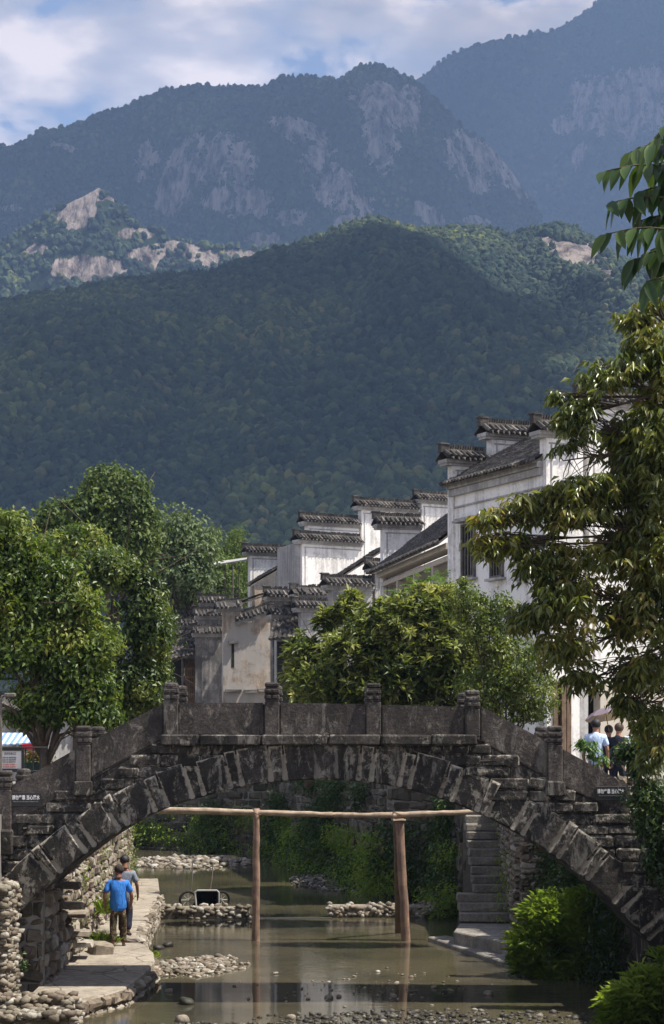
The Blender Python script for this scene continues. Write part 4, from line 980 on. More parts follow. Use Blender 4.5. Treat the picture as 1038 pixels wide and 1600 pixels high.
# ground floor of the street front
gf = ST + 2.9
wallseg(plN.at(882), plN.at(900), ST, gf, h, M_WHITE, .40, name='pilaster'); wallseg(plN.at(900), plN.at(914), ST, gf, h, M_GREYPL, .36, name='wall')
wallseg(plN.at(933), plN.at(1200), ST, gf, h, M_CREAM, .36, name='wall'); wallseg(plN.at(914), plN.at(933), Z(1080, 54), gf, h, M_CREAM, .36, name='lintel')
wallseg(plN.at(850) + v1 * .0, plN.at(862), ST, gf, h, M_WHITE, .36, name='wall')
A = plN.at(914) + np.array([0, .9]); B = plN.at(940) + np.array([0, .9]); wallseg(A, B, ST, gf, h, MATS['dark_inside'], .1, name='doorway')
wallseg(plN.at(862), plN.at(883), ST, gf - .02, h, M_WOOD, .12, name='board_screen')
mb = MB()
for px in (862, 875, 883): 
    q = plN.at(px) - v1 * 0 + nN * .16; mb.box((q[0], q[1], ST + 1.45), (.14, .14, 2.9), ang)
mb.build('timber_posts', M_WOOD, h)

# --- H2: lower house with dark tiled eave behind H1
h = house('white house with long dark eave, half hidden left of the tall house', 650, 67)
A2 = np.array([X(709, 61.5), 61.5]); B2 = np.array([X(598, 73), 73.]); u2 = (B2 - A2) / np.linalg.norm(B2 - A2); n2_ = np.array([-u2[1], u2[0]]); n2_ = n2_ if n2_[0] < 0 else -n2_; v2 = -n2_
ZE2 = Z(848, 61.5)
wallseg(A2, B2, ST - .2, ZE2 - 1.0, h, M_CREAM, .3, off=(-.15 if np.dot([-u2[1], u2[0]], n2_) > 0 else .15)); wallseg(A2 - n2_ * .9, B2 - n2_ * .9, ST, ZE2, h, M_CREAM, .2, name='inner_wall')
mb = MB(); c = (A2 + B2) / 2; L2 = np.linalg.norm(B2 - A2); ang2 = math.atan2(u2[1], u2[0])
for o_, z_, t_2, hh in ((.0, ZE2 - .10, .5, .20), (-.05, ZE2 - .45, .22, .16)): p = c + n2_ * o_; mb.box((p[0], p[1], z_), (L2, t_2, hh), ang2)
for k in range(5): p = A2 + u2 * (L2 * k / 4.) - n2_ * .05; mb.box((p[0], p[1], ZE2 - .75), (.2, .2, .8), ang2)
mb.build('eave_beam', M_CREAM, h)
ov = n2_ * .55
tiled('roof', p3(A2 + ov, ZE2 - .02), p3(B2 + ov, ZE2 - .02), p3(A2 + v2 * 2.6, ZE2 + 2.5), p3(B2 + v2 * 2.6, ZE2 + 2.3), h, 13)
window(h, A2 - u2 * -.5 - n2_ * .79, A2 + u2 * 2.0 - n2_ * .79, ZE2 - 2.1, ZE2 - .9, n2_, hood=False)
plG = Plane2(598, 73, math.degrees(math.atan2(v2[1], v2[0])) + 6)
gable(h, plG, [(588, 656, 797)], ST, M_WHITE, seed=21)

# --- H3: high gable in the middle
h = house('white house with the highest three step gable in the middle of the village', 600, 81)
plH = Plane2(556, 91, 28)
gable(h, plH, [(472, 558, 797), (556, 650, 773), (650, 716, 763)], ST, M_WHITE, seed=31)
pb = plH.at(530); tiled('roof', p3(plH.at(500) + np.array([-1.2, 5]), Z(830, 91)), p3(plH.at(500) + np.array([.0, .4]), Z(830, 91)), p3(plH.at(640) + np.array([-1.2, 5]), Z(800, 91)), p3(plH.at(640) + np.array([.1, .4]), Z(800, 91)), h, 35)
h = house('white house with one broad gable panel and a grey border, left of the highest gable', 510, 78)
plI = Plane2(463, 88, 30)
gable(h, plI, [(463, 562, 825)], ST, M_WHITE, seed=41)
wallseg(plI.at(470), plI.at(470) + np.array([-1.0, 3.2]), ST, Z(850, 89), h, M_GREYPL)
# --- H5 grey gable in front
h = house('grey house with a low stepped gable behind the loquat tree', 545, 76)
plJ = Plane2(510, 76, 24)
gable(h, plJ, [(508, 579, 893), (576, 603, 868)], ST, M_GREYPL, seed=51, framed=True)
a3 = plJ.at(520) + np.array([0, .25]); b3 = a3 + np.array([-.4, 1.7]); c3 = plJ.at(604) + np.array([0, .25]); d3 = c3 + np.array([-.4, 1.7])
tiled('roof', p3(a3, Z(908, 76)), p3(b3, Z(908, 76)), p3(c3, Z(850, 76)), p3(d3, Z(850, 76)), h, 55)
wallseg(plJ.at(602), plJ.at(660), ST, Z(885, 77), h, M_GREYPL, name='wall')
# --- H4 left upper
h = house('small white gable house on the left above the old dark roofs', 422, 92)
plK = Plane2(386, 98, 22)
gable(h, plK, [(383, 466, 846)], ST, M_WHITE, seed=61)
a4 = plK.at(388) + np.array([.2, -3.2]); b4 = plK.at(388) + np.array([0, -.3]); c4_ = plK.at(468) + np.array([.2, -3.2]); d4 = plK.at(468) + np.array([0, -.3])
tiled('roof', p3(a4, Z(916, 95)), p3(b4, Z(914, 98)), p3(c4_, Z(868, 96)), p3(d4, Z(868, 99)), h, 65)
wallseg(a4 + np.array([.2, .05]), c4_ + np.array([0, .05]), ST, Z(922, 95), h, M_OLDPL)
A = a4 + (c4_ - a4) * .22; B = a4 + (c4_ - a4) * .33; window(h, A + np.array([.2, -.14]), B + np.array([.2, -.14]), Z(935, 95), Z(924, 95), (plK.v[1], -plK.v[0]), hood=False)
# --- H6 dark stepped copings
h = house('old blackened house with two pairs of stepped tile copings right of the weathered wall', 470, 84)
plL = Plane2(460, 83, 20)
gable(h, plL, [(458, 513, 909), ], ST, M_DARKPL, rag=.25, seed=71, framed=False)
plM = Plane2(460, 82, 20); gable(h, plM, [(461, 516, 930)], ST, M_GREYPL, rag=.25, seed=74)
plO = Plane2(424, 84, 18); gable(h, plO, [(417, 462, 913)], ST, M_DARKPL, rag=.3, seed=76, framed=False)
plP = Plane2(424, 83.2, 18); gable(h, plP, [(423, 462, 941)], ST, M_GREYPL, rag=.3, seed=78, framed=False)
a5 = plP.at(424) + np.array([0, -1.7]); tiled('roof', p3(a5, Z(1000, 82)), p3(a5 + np.array([1.15, .0]), Z(996, 82)), p3(plP.at(426) + np.array([.1, -.25]), Z(968, 83)), p3(plP.at(426) + np.array([1.2, -.2]), Z(965, 83)), h, 79)
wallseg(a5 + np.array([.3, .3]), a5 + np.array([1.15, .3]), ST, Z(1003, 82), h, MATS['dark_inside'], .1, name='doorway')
# --- H7 weathered wall
h = house('old house with a tall bare weathered plaster wall above the bridge', 395, 86)
plQ = Plane2(348, 86, 12)
wallseg(plQ.at(348), plQ.at(376), ST, Z(955, 86), h, M_OLDPL); wallseg(plQ.at(376), plQ.at(424), ST, Z(973, 86.3), h, M_OLDPL, .352); wallseg(plQ.at(424), plQ.at(445), ST, Z(1000, 86.5), h, M_OLDPL, .345)
coping(plQ.at(338), plQ.at(376), Z(953, 86), h, .4, .3, 81, slope=.12); coping(plQ.at(369), plQ.at(421), Z(973, 86.3), h, .46, .3, 82, slope=.33)
q0 = plQ.at(424); q1 = plQ.at(446)
mb = MB(); n7 = np.array([plQ.v[1], -plQ.v[0]])
mb.slab([p3(q0 - n7 * .15, Z(1000.3, 86.5)), p3(q1 - n7 * .15, Z(1000.3, 86.5)), p3(q0 - n7 * .15, Z(976, 86.5))], p3(n7 * .3, 0)); mb.build('wall_top', M_OLDPL, h, fixn=True)
tiled('roof', p3(plQ.at(350) + np.array([0, .4]), Z(950, 86)), p3(plQ.at(350) + np.array([-1, 4]), Z(950, 86)), p3(plQ.at(420) + np.array([0, .4]), Z(925, 86)), p3(plQ.at(420) + np.array([-1, 4]), Z(925, 86)), h, 83)
sm = MB(); ang7 = math.radians(12)
for px, y0, y1, w_ in ((363, 1005, 1043, .13), (437, 1020, 1040, .10)):
    q = plQ.at(px) + n7 * .185; sm.box((q[0], q[1], (Z(y0, 86) + Z(y1, 86)) / 2), (w_, .02, Z(y0, 86) - Z(y1, 86)), ang7, 0, .01)
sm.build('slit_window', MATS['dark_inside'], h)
q = plQ.at(363) + n7 * .25; sm = MB(); sm.box((q[0], q[1], Z(1004, 86)), (.42, .26, .12), ang7, 0, .02); sm.build('window_hood', M_DARKPL, h)
lm = MB()
for px0, px1, yy in ((351, 376, 1080), (380, 400, 1080), (402, 424, 1078)):
    A, B = plQ.at(px0), plQ.at(px1); c = (A + B) / 2 + n7 * .24; lm.box((c[0], c[1], Z(yy, 86)), (np.linalg.norm(B - A), .2, .14), ang7, 0, .02)
lm.build('stone_lintel', M_DARKPL, h)
# --- H8 stepped walls and lattice door
h = house('old dark stepped wall house with a brown lattice door at the far left', 320, 92)
plR = Plane2(304, 91, 8)
for k, (a, b, py, dy) in enumerate(((313, 352, 927, 1.6), (306, 351, 947, .9), (302, 350, 974, 0))):
    pl = Plane2(304, 91 + dy, 8); A, B = pl.at(a), pl.at(b); zt = Z(py, A[1]) - .5; wallseg(A + pl.v * .1, B, ST, zt, h, M_DARKPL, .36, name='gable_wall'); coping(A, B, zt, h, .4, .2, 90 + k, endblk=1)
for k, (a, b, py, dy) in enumerate(((258, 304, 949, 4.0), (271, 309, 962, 3.2), (269, 309, 980, 2.4))):
    pl = Plane2(304, 91 + dy, 8); A, B = pl.at(a), pl.at(b); zt = Z(py, A[1]) - .5; wallseg(A + pl.v * .1, B, ST, zt, h, M_DARKPL, .36, name='gable_wall'); coping(A, B, zt, h, .4, .2, 96 + k)
wallseg(plR.at(315) , plR.at(349), ST, Z(1000, 91), h, M_DARKPL, .5, name='wall')
dd = 1.0; D0 = plR.at(284) + np.array([0, dd]); D1 = plR.at(316) + np.array([0, dd])
tiled('roof', p3(plR.at(262) + np.array([0, -.3]), Z(1032, 91)), p3(plR.at(303) + np.array([0, -.3]), Z(1024, 91)), p3(plR.at(268) + np.array([0, 1.6]), Z(1002, 92)), p3(plR.at(306) + np.array([0, 1.6]), Z(992, 92)), h, 99)
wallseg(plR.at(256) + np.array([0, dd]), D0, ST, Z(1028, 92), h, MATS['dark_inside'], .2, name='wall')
ds = wallseg(D0 + plR.v * .12, D1, ST, Z(1030, 92), h, M_WOOD, .08, name='door')
lb = MB(); ang8 = math.radians(8)
for k in range(9):
    q = D0 + plR.v * (.2 + k * .1) + np.array([0, -.06]); lb.box((q[0], q[1], Z(1066, 92)), (.025, .03, 1.5), ang8)
for yy in (1045, 1058, 1085):
    q = (D0 + D1) / 2 + np.array([0, -.065]); lb.box((q[0], q[1], Z(yy, 92)), (.95, .035, .07), ang8)
lb.build('lattice', M_POLE, ds)
mb = MB(); q = D0 + np.array([0, -.1]); mb.tube([(q[0], q[1], ST), (q[0], q[1], Z(1028, 92))], .09, 10); mb.build('column', M_WOODG, h)
# --- grey house behind the left trees
h = house('low grey house glimpsed behind the left tree trunks', 70, 58)
wallseg((X(-60, 58), 58), (X(190, 61), 61), ST - .1, Z(1110, 58), h, M_GREYPL)
tiled('roof', (X(-60, 57.4), 57.4, Z(1114, 57.4)), (X(192, 60.4), 60.4, Z(1112, 60.4)), (X(-60, 60), 60, Z(1082, 60)), (X(190, 63), 63, Z(1083, 63)), h, 111)
window(h, (X(20, 57.79), 57.79 + .75), (X(48, 57.8), 57.8 + 1.1), ST + .9, ST + 2.1, (.05, -1), hood=False)
# --- terrace shelter on a roof
h = empty('shelter', (X(350, 100), 100, ST), 'thin roofed open shelter with slender posts left of the small white gable', 'shelter')
mb = MB(); 
q = [(X(317, 99), 99, Z(887, 99)), (X(386, 98), 98, Z(876, 98)), (X(386, 102), 102, Z(873, 102)), (X(322, 103), 103, Z(882, 103))]; mb.slab(q, (0, 0, .07)); mb.build('shelter_roof', M_GREYPL, h, fixn=True)
for px, yy in ((330, 99.3), (352, 99.2), (374, 99), (333, 102.5), (364, 102.5)):
    mb = MB(); mb.tube([(X(px, yy), yy, ST), (X(px, yy), yy, Z(884, yy))], .045, 6); mb.build('post', M_WOODG, h)
mb = MB(); mb.tube([(X(322, 99.3), 99.3, Z(923, 99)), (X(386, 99), 99, Z(918, 99))], .03, 5); mb.tube([(X(322, 99.3), 99.3, Z(931, 99)), (X(386, 99), 99, Z(927, 99))], .03, 5); mb.build('railing', M_WOODG, h)
# ------------------------------------------------------------------ foliage
def mat_leaf(name, cols, trans=.35, rough=.42, spec=.45, back=None, nscale=1.2):
    m, t, b = newmat(name); at = attr(t, 'a'); n = noise(t, nscale, 4, .6, coords(t))
    s = math_(t, 'ADD', math_(t, 'MULTIPLY', at, .75), math_(t, 'MULTIPLY', n.outputs[0], .28)); r = ramp(t, cols); t.links.new(s, r.inputs[0])
    t.links.new(r.outputs[0], b.inputs['Base Color']); b.inputs['Roughness'].default_value = rough; b.inputs['Specular IOR Level'].default_value = spec
    tr = N(t, 'ShaderNodeBsdfTranslucent'); tm = mix(t, 1.0, r.outputs[0], (1.25, 1.25, .55), 'MULTIPLY'); t.links.new(tm, tr.inputs[0])
    ms = N(t, 'ShaderNodeMixShader'); ms.inputs[0].default_value = trans; out = [q for q in t.nodes if q.type == 'OUTPUT_MATERIAL'][0]
    t.links.new(b.outputs[0], ms.inputs[1]); t.links.new(tr.outputs[0], ms.inputs[2]); t.links.new(ms.outputs[0], out.inputs[0]); return m
L_CAMPH = mat_leaf('camphor_leaf', [(.05, (.035, .062, .012)), (.35, (.075, .125, .020)), (.6, (.14, .195, .034)), (.85, (.27, .29, .07)), (1, (.36, .25, .10))], .45)
L_DARKT = mat_leaf('dark_leaf', [(.05, (.028, .050, .013)), (.5, (.070, .110, .022)), (.85, (.17, .20, .045)), (1, (.22, .20, .06))])
L_FAR = mat_leaf('far_leaf', [(.05, (.050, .080, .026)), (.5, (.090, .135, .038)), (1, (.17, .21, .065))], .3, .6, .25)
L_FARY = mat_leaf('bamboo_leaf', [(.05, (.060, .095, .025)), (.5, (.10, .150, .035)), (1, (.19, .225, .065))], .35, .6, .25)
L_GREYG = mat_leaf('silvery_leaf', [(.05, (.07, .105, .045)), (.5, (.13, .18, .08)), (.85, (.16, .20, .11)), (1, (.36, .38, .28))], .3, .6, .3)
L_LOQ = mat_leaf('loquat_leaf', [(.05, (.032, .052, .016)), (.3, (.085, .115, .030)), (.55, (.20, .235, .070)), (1, (.46, .45, .20))], .4, .45, .4)
L_TOON = mat_leaf('feather_leaf', [(.05, (.05, .11, .02)), (.6, (.11, .20, .035)), (1, (.19, .29, .06))], .45)
L_BUSH = mat_leaf('bush_leaf', [(.05, (.045, .075, .016)), (.5, (.11, .15, .03)), (.85, (.22, .26, .07)), (1, (.42, .40, .18))], .4)
L_OLIVE = mat_leaf('olive_leaf', [(.05, (.042, .060, .018)), (.3, (.10, .13, .030)), (.55, (.18, .20, .050)), (.85, (.33, .27, .08)), (1, (.50, .36, .13))], .45, .32, .6)
L_BIG = mat_leaf('broad_leaf', [(.05, (.022, .050, .014)), (.6, (.045, .090, .022)), (1, (.09, .14, .03))], .35, .4, .4)
L_GRASS = mat_leaf('grass_blade', [(.05, (.06, .11, .02)), (.5, (.18, .27, .045)), (1, (.38, .46, .11))], .5)
L_IVY = mat_leaf('ivy_leaf', [(.05, (.018, .036, .010)), (.5, (.038, .072, .016)), (1, (.09, .14, .03))], .3)
L_GRASSD = mat_leaf('shade_grass', [(.05, (.025, .050, .010)), (.5, (.055, .105, .018)), (1, (.12, .17, .04))], .3)
M_BARK = mat_plain('bark', (.085, .065, .048), .9, .2, 12, var=.55, vs_=9)
M_BARKL = mat_plain('pale_bark', (.16, .14, .11), .9, .2, 12, var=.5, vs_=9)

def unit(v): return v / (np.linalg.norm(v, axis=-1, keepdims=True) + 1e-9)
def leafmesh(name, P_, D_, L, W, mat, parent, rs, droop=.0, A=None, detail=False, upn=None):
    n = len(P_); D_ = unit(D_); L = np.broadcast_to(L, n)[:, None]; W = np.broadcast_to(W, n)[:, None]
    R = rs.randn(n, 3) * .55 + np.array([0, 0, 1.]) if upn is None else upn + np.zeros((n, 3)) + rs.randn(n, 3) * .1; S = unit(np.cross(D_, R)); Nn = unit(np.cross(S, D_))
    if not detail:
        mid = P_ + D_ * L * .45 + Nn * W * .10; tip = P_ + D_ * L - np.array([0, 0, 1.]) * L * droop
        V = np.stack([P_, mid + S * W * .5 + Nn * W * .12, tip, mid - S * W * .5 + Nn * W * .12], 1).reshape(-1, 3)
        b = (np.arange(n) * 4)[:, None]; Fc = np.concatenate([b + [0, 1, 2], b + [0, 2, 3]], 1).reshape(-1, 3); k = 4
    else:
        rows = []; 
        for t_, w_ in ((0, .04), (.18, .7), (.42, 1.0), (.68, .8), (.88, .35), (1.0, .02)):
            c = P_ + D_ * L * t_ - np.array([0, 0, 1.]) * L * droop * t_ * t_; fold = Nn * W * .22 * w_
            rows += [c + S * W * .5 * w_ + fold, c, c - S * W * .5 * w_ + fold]
        V = np.stack(rows, 1).reshape(-1, 3); b = (np.arange(n) * 18)[:, None]; q = []
        for r in range(5):
            for c_ in range(2): o = r * 3 + c_; q += [o, o + 1, o + 4, o, o + 4, o + 3]
        Fc = (b + np.array(q)).reshape(-1, 3); k = 18
    a = rs.rand(n) if A is None else A
    return link(name, fastmesh(name, V, Fc, mat, attrs={'a': ('POINT', np.repeat(a, k))}, smooth=detail), parent)
def ells(lst, Y, dy=1.0):
    """[(px, py, rx, ry[, dY])] in photo pixels at distance Y -> world ellipsoids (centre, radii)"""
    o = []
    for e in lst:
        y = Y + (e[4] if len(e) > 4 else 0); s = y / F; o.append((P(e[0], e[1], y), np.array([e[2] * s, (e[2] + e[3]) * .5 * s * dy, e[3] * s])))
    return o
def crown(name, E, ncl, nlf, cr, L, W, mat, parent, seed, droop=.15, mode='ball', shell=.55, gap=0, up=.3, detail=False, flat=.7):
    rs = np.random.RandomState(seed); vol = np.array([e[1].prod() ** .67 for e in E]); cnt = np.maximum(1, (ncl * vol / vol.sum()).astype(int)); C = []; O = []
    for (c, r), m_n in zip(E, cnt):
        d = unit(rs.randn(m_n, 3)); d[:, 2] += .12; d = unit(d); q = (shell + (1 - shell) * rs.rand(m_n, 1) ** .6) * (1 + rs.randn(m_n, 1) * .13)
        C.append(c + d * r * q); O.append(d)
    C = np.concatenate(C); O = np.concatenate(O)
    if gap: 
        k = vnoise(C[:, 0] * gap + C[:, 1] * .7, C[:, 2] * gap, seed) > (.33 if mode == 'droop' else .17); C, O = C[k], O[k]
    n = len(C); tone = np.clip(.42 + .15 * rs.randn(n) + .7 * (vnoise(C[:, 0] * 1.7 + C[:, 1], C[:, 2] * 1.9, seed + 2) - .5), 0, 1); rep = np.repeat(np.arange(n), nlf); cs = cr * (.45 + 1.3 * rs.rand(n) ** 2)
    if mode == 'ball':
        dd = unit(rs.randn(n * nlf, 3)); off = dd * (rs.rand(n * nlf, 1) ** .45) * np.array([1, 1, flat]) * .78 * cs[rep][:, None]; P_ = C[rep] + off
        tg = unit(np.cross(dd, rs.randn(n * nlf, 3))); D_ = tg + dd * .35 + rs.randn(n * nlf, 3) * .25 - np.array([0, 0, .25]); UP = unit(dd * .9 + O[rep] * .35) + rs.randn(n * nlf, 3) * .38
    elif mode == 'rosette':      # whorls of long leaves round shoot tips, pointing out and up
        ax = unit(O + np.array([0, 0, .9]) + rs.randn(n, 3) * .35)[rep]; s = unit(np.cross(ax, rs.randn(n * nlf, 3))); lift = rs.rand(n * nlf, 1)
        P_ = C[rep] - ax * lift * cs[rep][:, None] * .6; D_ = s * (1.0 - .45 * (1 - lift)) + ax * (.75 - .75 * lift)
    else:                        # drooping clusters hanging from twig ends
        az = rs.rand(n * nlf) * 6.283; rad = rs.rand(n * nlf)[:, None]; h = np.stack([np.cos(az), np.sin(az), np.zeros(n * nlf)], 1)
        P_ = C[rep] + h * rad * cs[rep][:, None] * .35 + rs.randn(n * nlf, 3) * cs[rep][:, None] * .12; D_ = h * .75 + np.array([0, 0, -.55]) + rs.randn(n * nlf, 3) * .25
    if mode != 'ball': UP = None
    N_ = len(P_); A = np.clip(tone[rep] + rs.randn(N_) * .17, 0, 1); l = L * (.65 + .6 * rs.rand(N_))
    leafmesh(name, P_, D_, l, l * (W / L), mat, parent, rs, droop, A, detail, upn=UP); return C
def trunk(parent, base, fork, tips, r0, mat, seed, extra=None, n=8):
    rs = np.random.RandomState(seed); mb = MB(); base = np.array(base, float); fork = np.array(fork, float)
    pts = [base + (fork - base) * q + rs.uniform(-1, 1, 3) * .04 * r0 * 6 * math.sin(q * 3.1) for q in np.linspace(0, 1, 6)]; mb.tube(pts, list(np.linspace(r0 * 1.25, r0 * .8, 6)), n)
    for tp in tips:
        tp = np.array(tp, float); st = pts[rs.randint(3, 6)]; m1 = st + (tp - st) * .35 + np.array([rs.uniform(-.2, .2), rs.uniform(-.2, .2), np.linalg.norm(tp - st) * .12]); m2 = st + (tp - st) * .7 + rs.uniform(-.12, .12, 3)
        r = r0 * rs.uniform(.35, .6); mb.tube([st, m1, m2, tp], [r, r * .7, r * .42, r * .15], 6)
        for _ in range(3):
            e = m2 + rs.randn(3) * np.linalg.norm(tp - st) * .22; mb.tube([m1 + (m2 - m1) * rs.rand(), (m2 + e) / 2 + rs.randn(3) * .04, e], [r * .35, r * .22, r * .08], 5)
    return mb.build('trunk', mat, parent, smooth=True)
def tree(kind, label, base_px, Y, E, leaf, nl, cl, cr, L, W, r0, seed, group=None, bark=None, dfork=.4, mode='ball', cat='tree', **kw):
    b = np.array([X(base_px, Y), Y, ST - .02]); t = empty(kind, b, label, cat, group)
    crown('crown', E, cl, nl, cr, L, W, leaf, t, seed, mode=mode, **kw)
    cz = np.mean([e[0] for e in E], 0); fork = b + (cz - b) * np.array([.5, .5, dfork]); tips = [e[0] + (np.random.RandomState(seed + i).randn(3)) * e[1] * .25 for i, e in enumerate(E)]
    trunk(t, b, fork, tips, r0, bark or M_BARK, seed); return t
G1 = 'leafy trees on the left bank behind the bridge'
# left bank trees
tree('camphor_tree', 'big bright green leafy tree filling the left edge behind the bridge', 72, 40,
     ells([(5, 837, 36, 34), (45, 872, 30, 25), (20, 902, 49, 36), (95, 907, 34, 25), (70, 952, 49, 32), (125, 952, 30, 25), (20, 987, 45, 40), (95, 1007, 46, 34), (150, 1007, 23, 30), (35, 1030, 55, 32), (115, 1050, 40, 27), (-40, 922, 54, 72), (20, 1090, 52, 19), (85, 1095, 40, 18), (155, 1080, 23, 21), (-60, 1025, 54, 63), (135, 1118, 34, 16), (60, 1122, 34, 14), (15, 1112, 34, 16), (165, 1120, 22, 16)], 40, .8), L_CAMPH, 62, 1050, .42, .13, .060, .11, 1, G1, dfork=.35, shell=.6, gap=.9)
tree('evergreen_tree', 'darker round evergreen tree right of the big bright tree, behind the bridge', 110, 45,
     ells([(180, 895, 34, 30), (210, 935, 34, 36), (165, 950, 36, 40), (238, 985, 24, 36), (195, 1005, 42, 42), (240, 1035, 18, 26), (205, 1065, 44, 32), (165, 1095, 38, 24), (150, 885, 28, 22), (228, 1085, 22, 24), (235, 925, 14, 18)], 45, .9), L_DARKT, 62, 640, .40, .13, .060, .10, 2, G1, shell=.6, gap=.9)
tree('round_tree', 'tall dull green domed tree highest on the left in front of the mountain', 170, 78,
     ells([(178, 780, 40, 38), (140, 805, 40, 30), (208, 815, 28, 36), (98, 815, 34, 26), (185, 845, 46, 38), (115, 850, 50, 30), (168, 752, 24, 18), (200, 760, 18, 20), (226, 850, 14, 30)], 78), L_FAR, 60, 620, .72, .22, .12, .3, 3, G1)
tree('yellowish_tree', 'tree with yellow green patches between the domed tree and bright tree', 120, 60, ells([(130, 850, 34, 24), (95, 855, 40, 22), (160, 872, 32, 22)], 60), L_CAMPH, 20, 500, .4, .15, .08, .2, 31, G1)
tree('silvery_tree', 'pale silvery green tree right of the domed tree', 280, 95, ells([(278, 830, 32, 28), (262, 860, 40, 35), (300, 865, 35, 35), (285, 900, 50, 35), (240, 890, 40, 40)], 95), L_GREYG, 50, 380, .8, .24, .13, .25, 4, G1)
tree('green_tree', 'mid green tree above the old stepped roofs, left of the shelter', 300, 110, ells([(300, 915, 50, 30), (265, 935, 45, 30), (335, 905, 40, 35), (345, 930, 45, 25), (285, 880, 40, 30)], 112), L_FARY, 44, 380, .8, .24, .13, .25, 5, G1)
for k, (px, py, lab) in enumerate(((333, 842, 'slender pale bamboo clump left of the rightmost bamboo'), (370, 838, 'rightmost feathery bamboo clump beside the small white gable'), (312, 850, 'shorter bamboo clump right of the silvery tree'))):
    tree('bamboo', lab, px, 118, ells([(px, py, 9, 18), (px - 3, py + 25, 16, 25), (px + 2, py + 55, 22, 32), (px, py + 85, 26, 30)], 118, 1.2), L_FARY, 16, 420, .5, .28, .06, .12, 60 + k, 'bamboo clumps behind the shelter', flat=1.0)
tree('roadside_shrub', 'rounded green shrub low behind the dark tree, left of the stepped roofs', 255, 84, ells([(256, 965, 16, 20), (240, 1000, 20, 26), (240, 1060, 26, 40), (215, 1110, 30, 25)], 82), L_DARKT, 18, 500, .4, .18, .09, .1, 7, cat='shrub')
# loquat and companions behind the bridge, right of centre
G2 = 'trees and shrubs behind the bridge, right of centre'
tree('loquat_tree', 'broad loquat tree with whorls of long leaves behind the parapet', 640, 48,
     ells([(600, 985, 55, 45), (655, 975, 70, 45), (560, 1020, 60, 45), (640, 1035, 95, 45), (700, 1010, 60, 60), (720, 1060, 60, 40), (590, 1075, 90, 35), (680, 945, 50, 30), (500, 1075, 45, 30), (770, 1060, 40, 40), (560, 1105, 70, 18), (660, 1108, 70, 18), (745, 1110, 45, 18)], 48, .9), L_LOQ, 13, 2200, .15, .24, .070, .12, 11, G2, mode='rosette', shell=.45, droop=.08)
tree('loquat_tree', 'small dark loquat left of the broad one, in front of the weathered wall', 480, 52,
     ells([(478, 1020, 28, 28), (470, 1060, 28, 35), (505, 1050, 35, 30), (540, 955, 26, 22), (553, 935, 14, 14), (507, 968, 13, 20), (520, 990, 16, 16), (500, 1090, 50, 22)], 52, .9), L_LOQ, 12, 520, .16, .27, .075, .07, 12, G2, mode='rosette', shell=.3, droop=.12)
tree('small_leaved_tree', 'yellow green small leaved tree between the loquat and the right bridge end', 800, 43,
     ells([(760, 1000, 45, 40), (800, 1040, 60, 45), (760, 1080, 50, 35), (830, 1080, 45, 35), (840, 1110, 25, 20), (780, 960, 30, 30), (715, 930, 25, 30), (740, 955, 30, 35), (815, 1115, 30, 15)], 43, .9), L_BUSH, 20, 950, .26, .085, .045, .08, 13, G2, gap=1.5)
# feather leaved tree: pinnate fronds
def fronds(name, C, D_, nl, Lr, L, W, mat, parent, seed):
    rs = np.random.RandomState(seed); PP = []; DD = []; rm = MB()
    for c, d in zip(C, D_):
        d = d / np.linalg.norm(d); s = np.cross(d, [0, 0, 1.]); s /= np.linalg.norm(s) + 1e-9; l_ = Lr * rs.uniform(.7, 1.2)
        for k in range(nl):
            t_ = .15 + .85 * k / nl; p = c + d * l_ * t_ - np.array([0, 0, 1.]) * l_ * .35 * t_ * t_
            for sg_ in (-1, 1): PP.append(p); DD.append(s * sg_ + d * .45 + np.array([0, 0, -.25]) + rs.randn(3) * .12)
    PP = np.array(PP); leafmesh(name, PP, np.array(DD), L * (.8 + .4 * rs.rand(len(PP))), W, mat, parent, rs, .1, np.clip(.5 + .2 * rs.randn(len(PP)), 0, 1))
rs = np.random.RandomState(15); b = np.array([X(680, 51), 51, ST]); t = empty('feather_leaved_tree', b, 'light green feathery tree rising above the loquat against the eaves', 'tree', G2)
E = ells([(665, 912, 32, 18), (640, 925, 26, 16), (690, 925, 26, 20), (655, 945, 50, 22), (625, 945, 16, 12), (600, 985, 14, 8), (590, 1000, 12, 8), (720, 935, 18, 14)], 50); C = []; D_ = []
for c, r in E:
    for _ in range(26): d = unit(rs.randn(3)); C.append(c + d * r * rs.rand()); D_.append(d * [1, 1, .4] + [0, 0, .45])
fronds('crown', C, D_, 11, .42, .10, .03, L_TOON, t, 16); trunk(t, b, E[3][0] * .5 + b * .5, [e[0] for e in E], .07, M_BARKL, 17)

# right foreground tree with drooping olive leaves
t = empty('drooping_tree', (X(1240, 29), 29, ST), 'large olive brown tree with drooping leaves overhanging the right side of the picture', 'tree')
E = ells([(960, 600, 62, 42), (1015, 550, 45, 50), (905, 650, 38, 30), (955, 680, 75, 45), (1010, 720, 60, 90), (880, 720, 40, 32), (930, 760, 70, 45), (900, 820, 60, 42), (825, 795, 38, 26), (765, 810, 34, 20), (755, 855, 26, 24), (800, 845, 30, 18), (850, 880, 50, 32), (950, 860, 70, 60), (1015, 850, 50, 90), (890, 940, 70, 45), (820, 965, 40, 24), (960, 970, 75, 60), (890, 1015, 60, 34), (1000, 1050, 60, 36), (925, 1060, 50, 22), (985, 1105, 30, 16), (1015, 1125, 30, 30), (1022, 1185, 24, 34), (975, 1095, 20, 14), (990, 480, 35, 30), (1060, 640, 60, 120), (1080, 900, 80, 160), (1015, 470, 30, 14), (860, 770, 22, 16), (985, 500, 20, 16), (870, 620, 14, 12)], 29, 1.4)
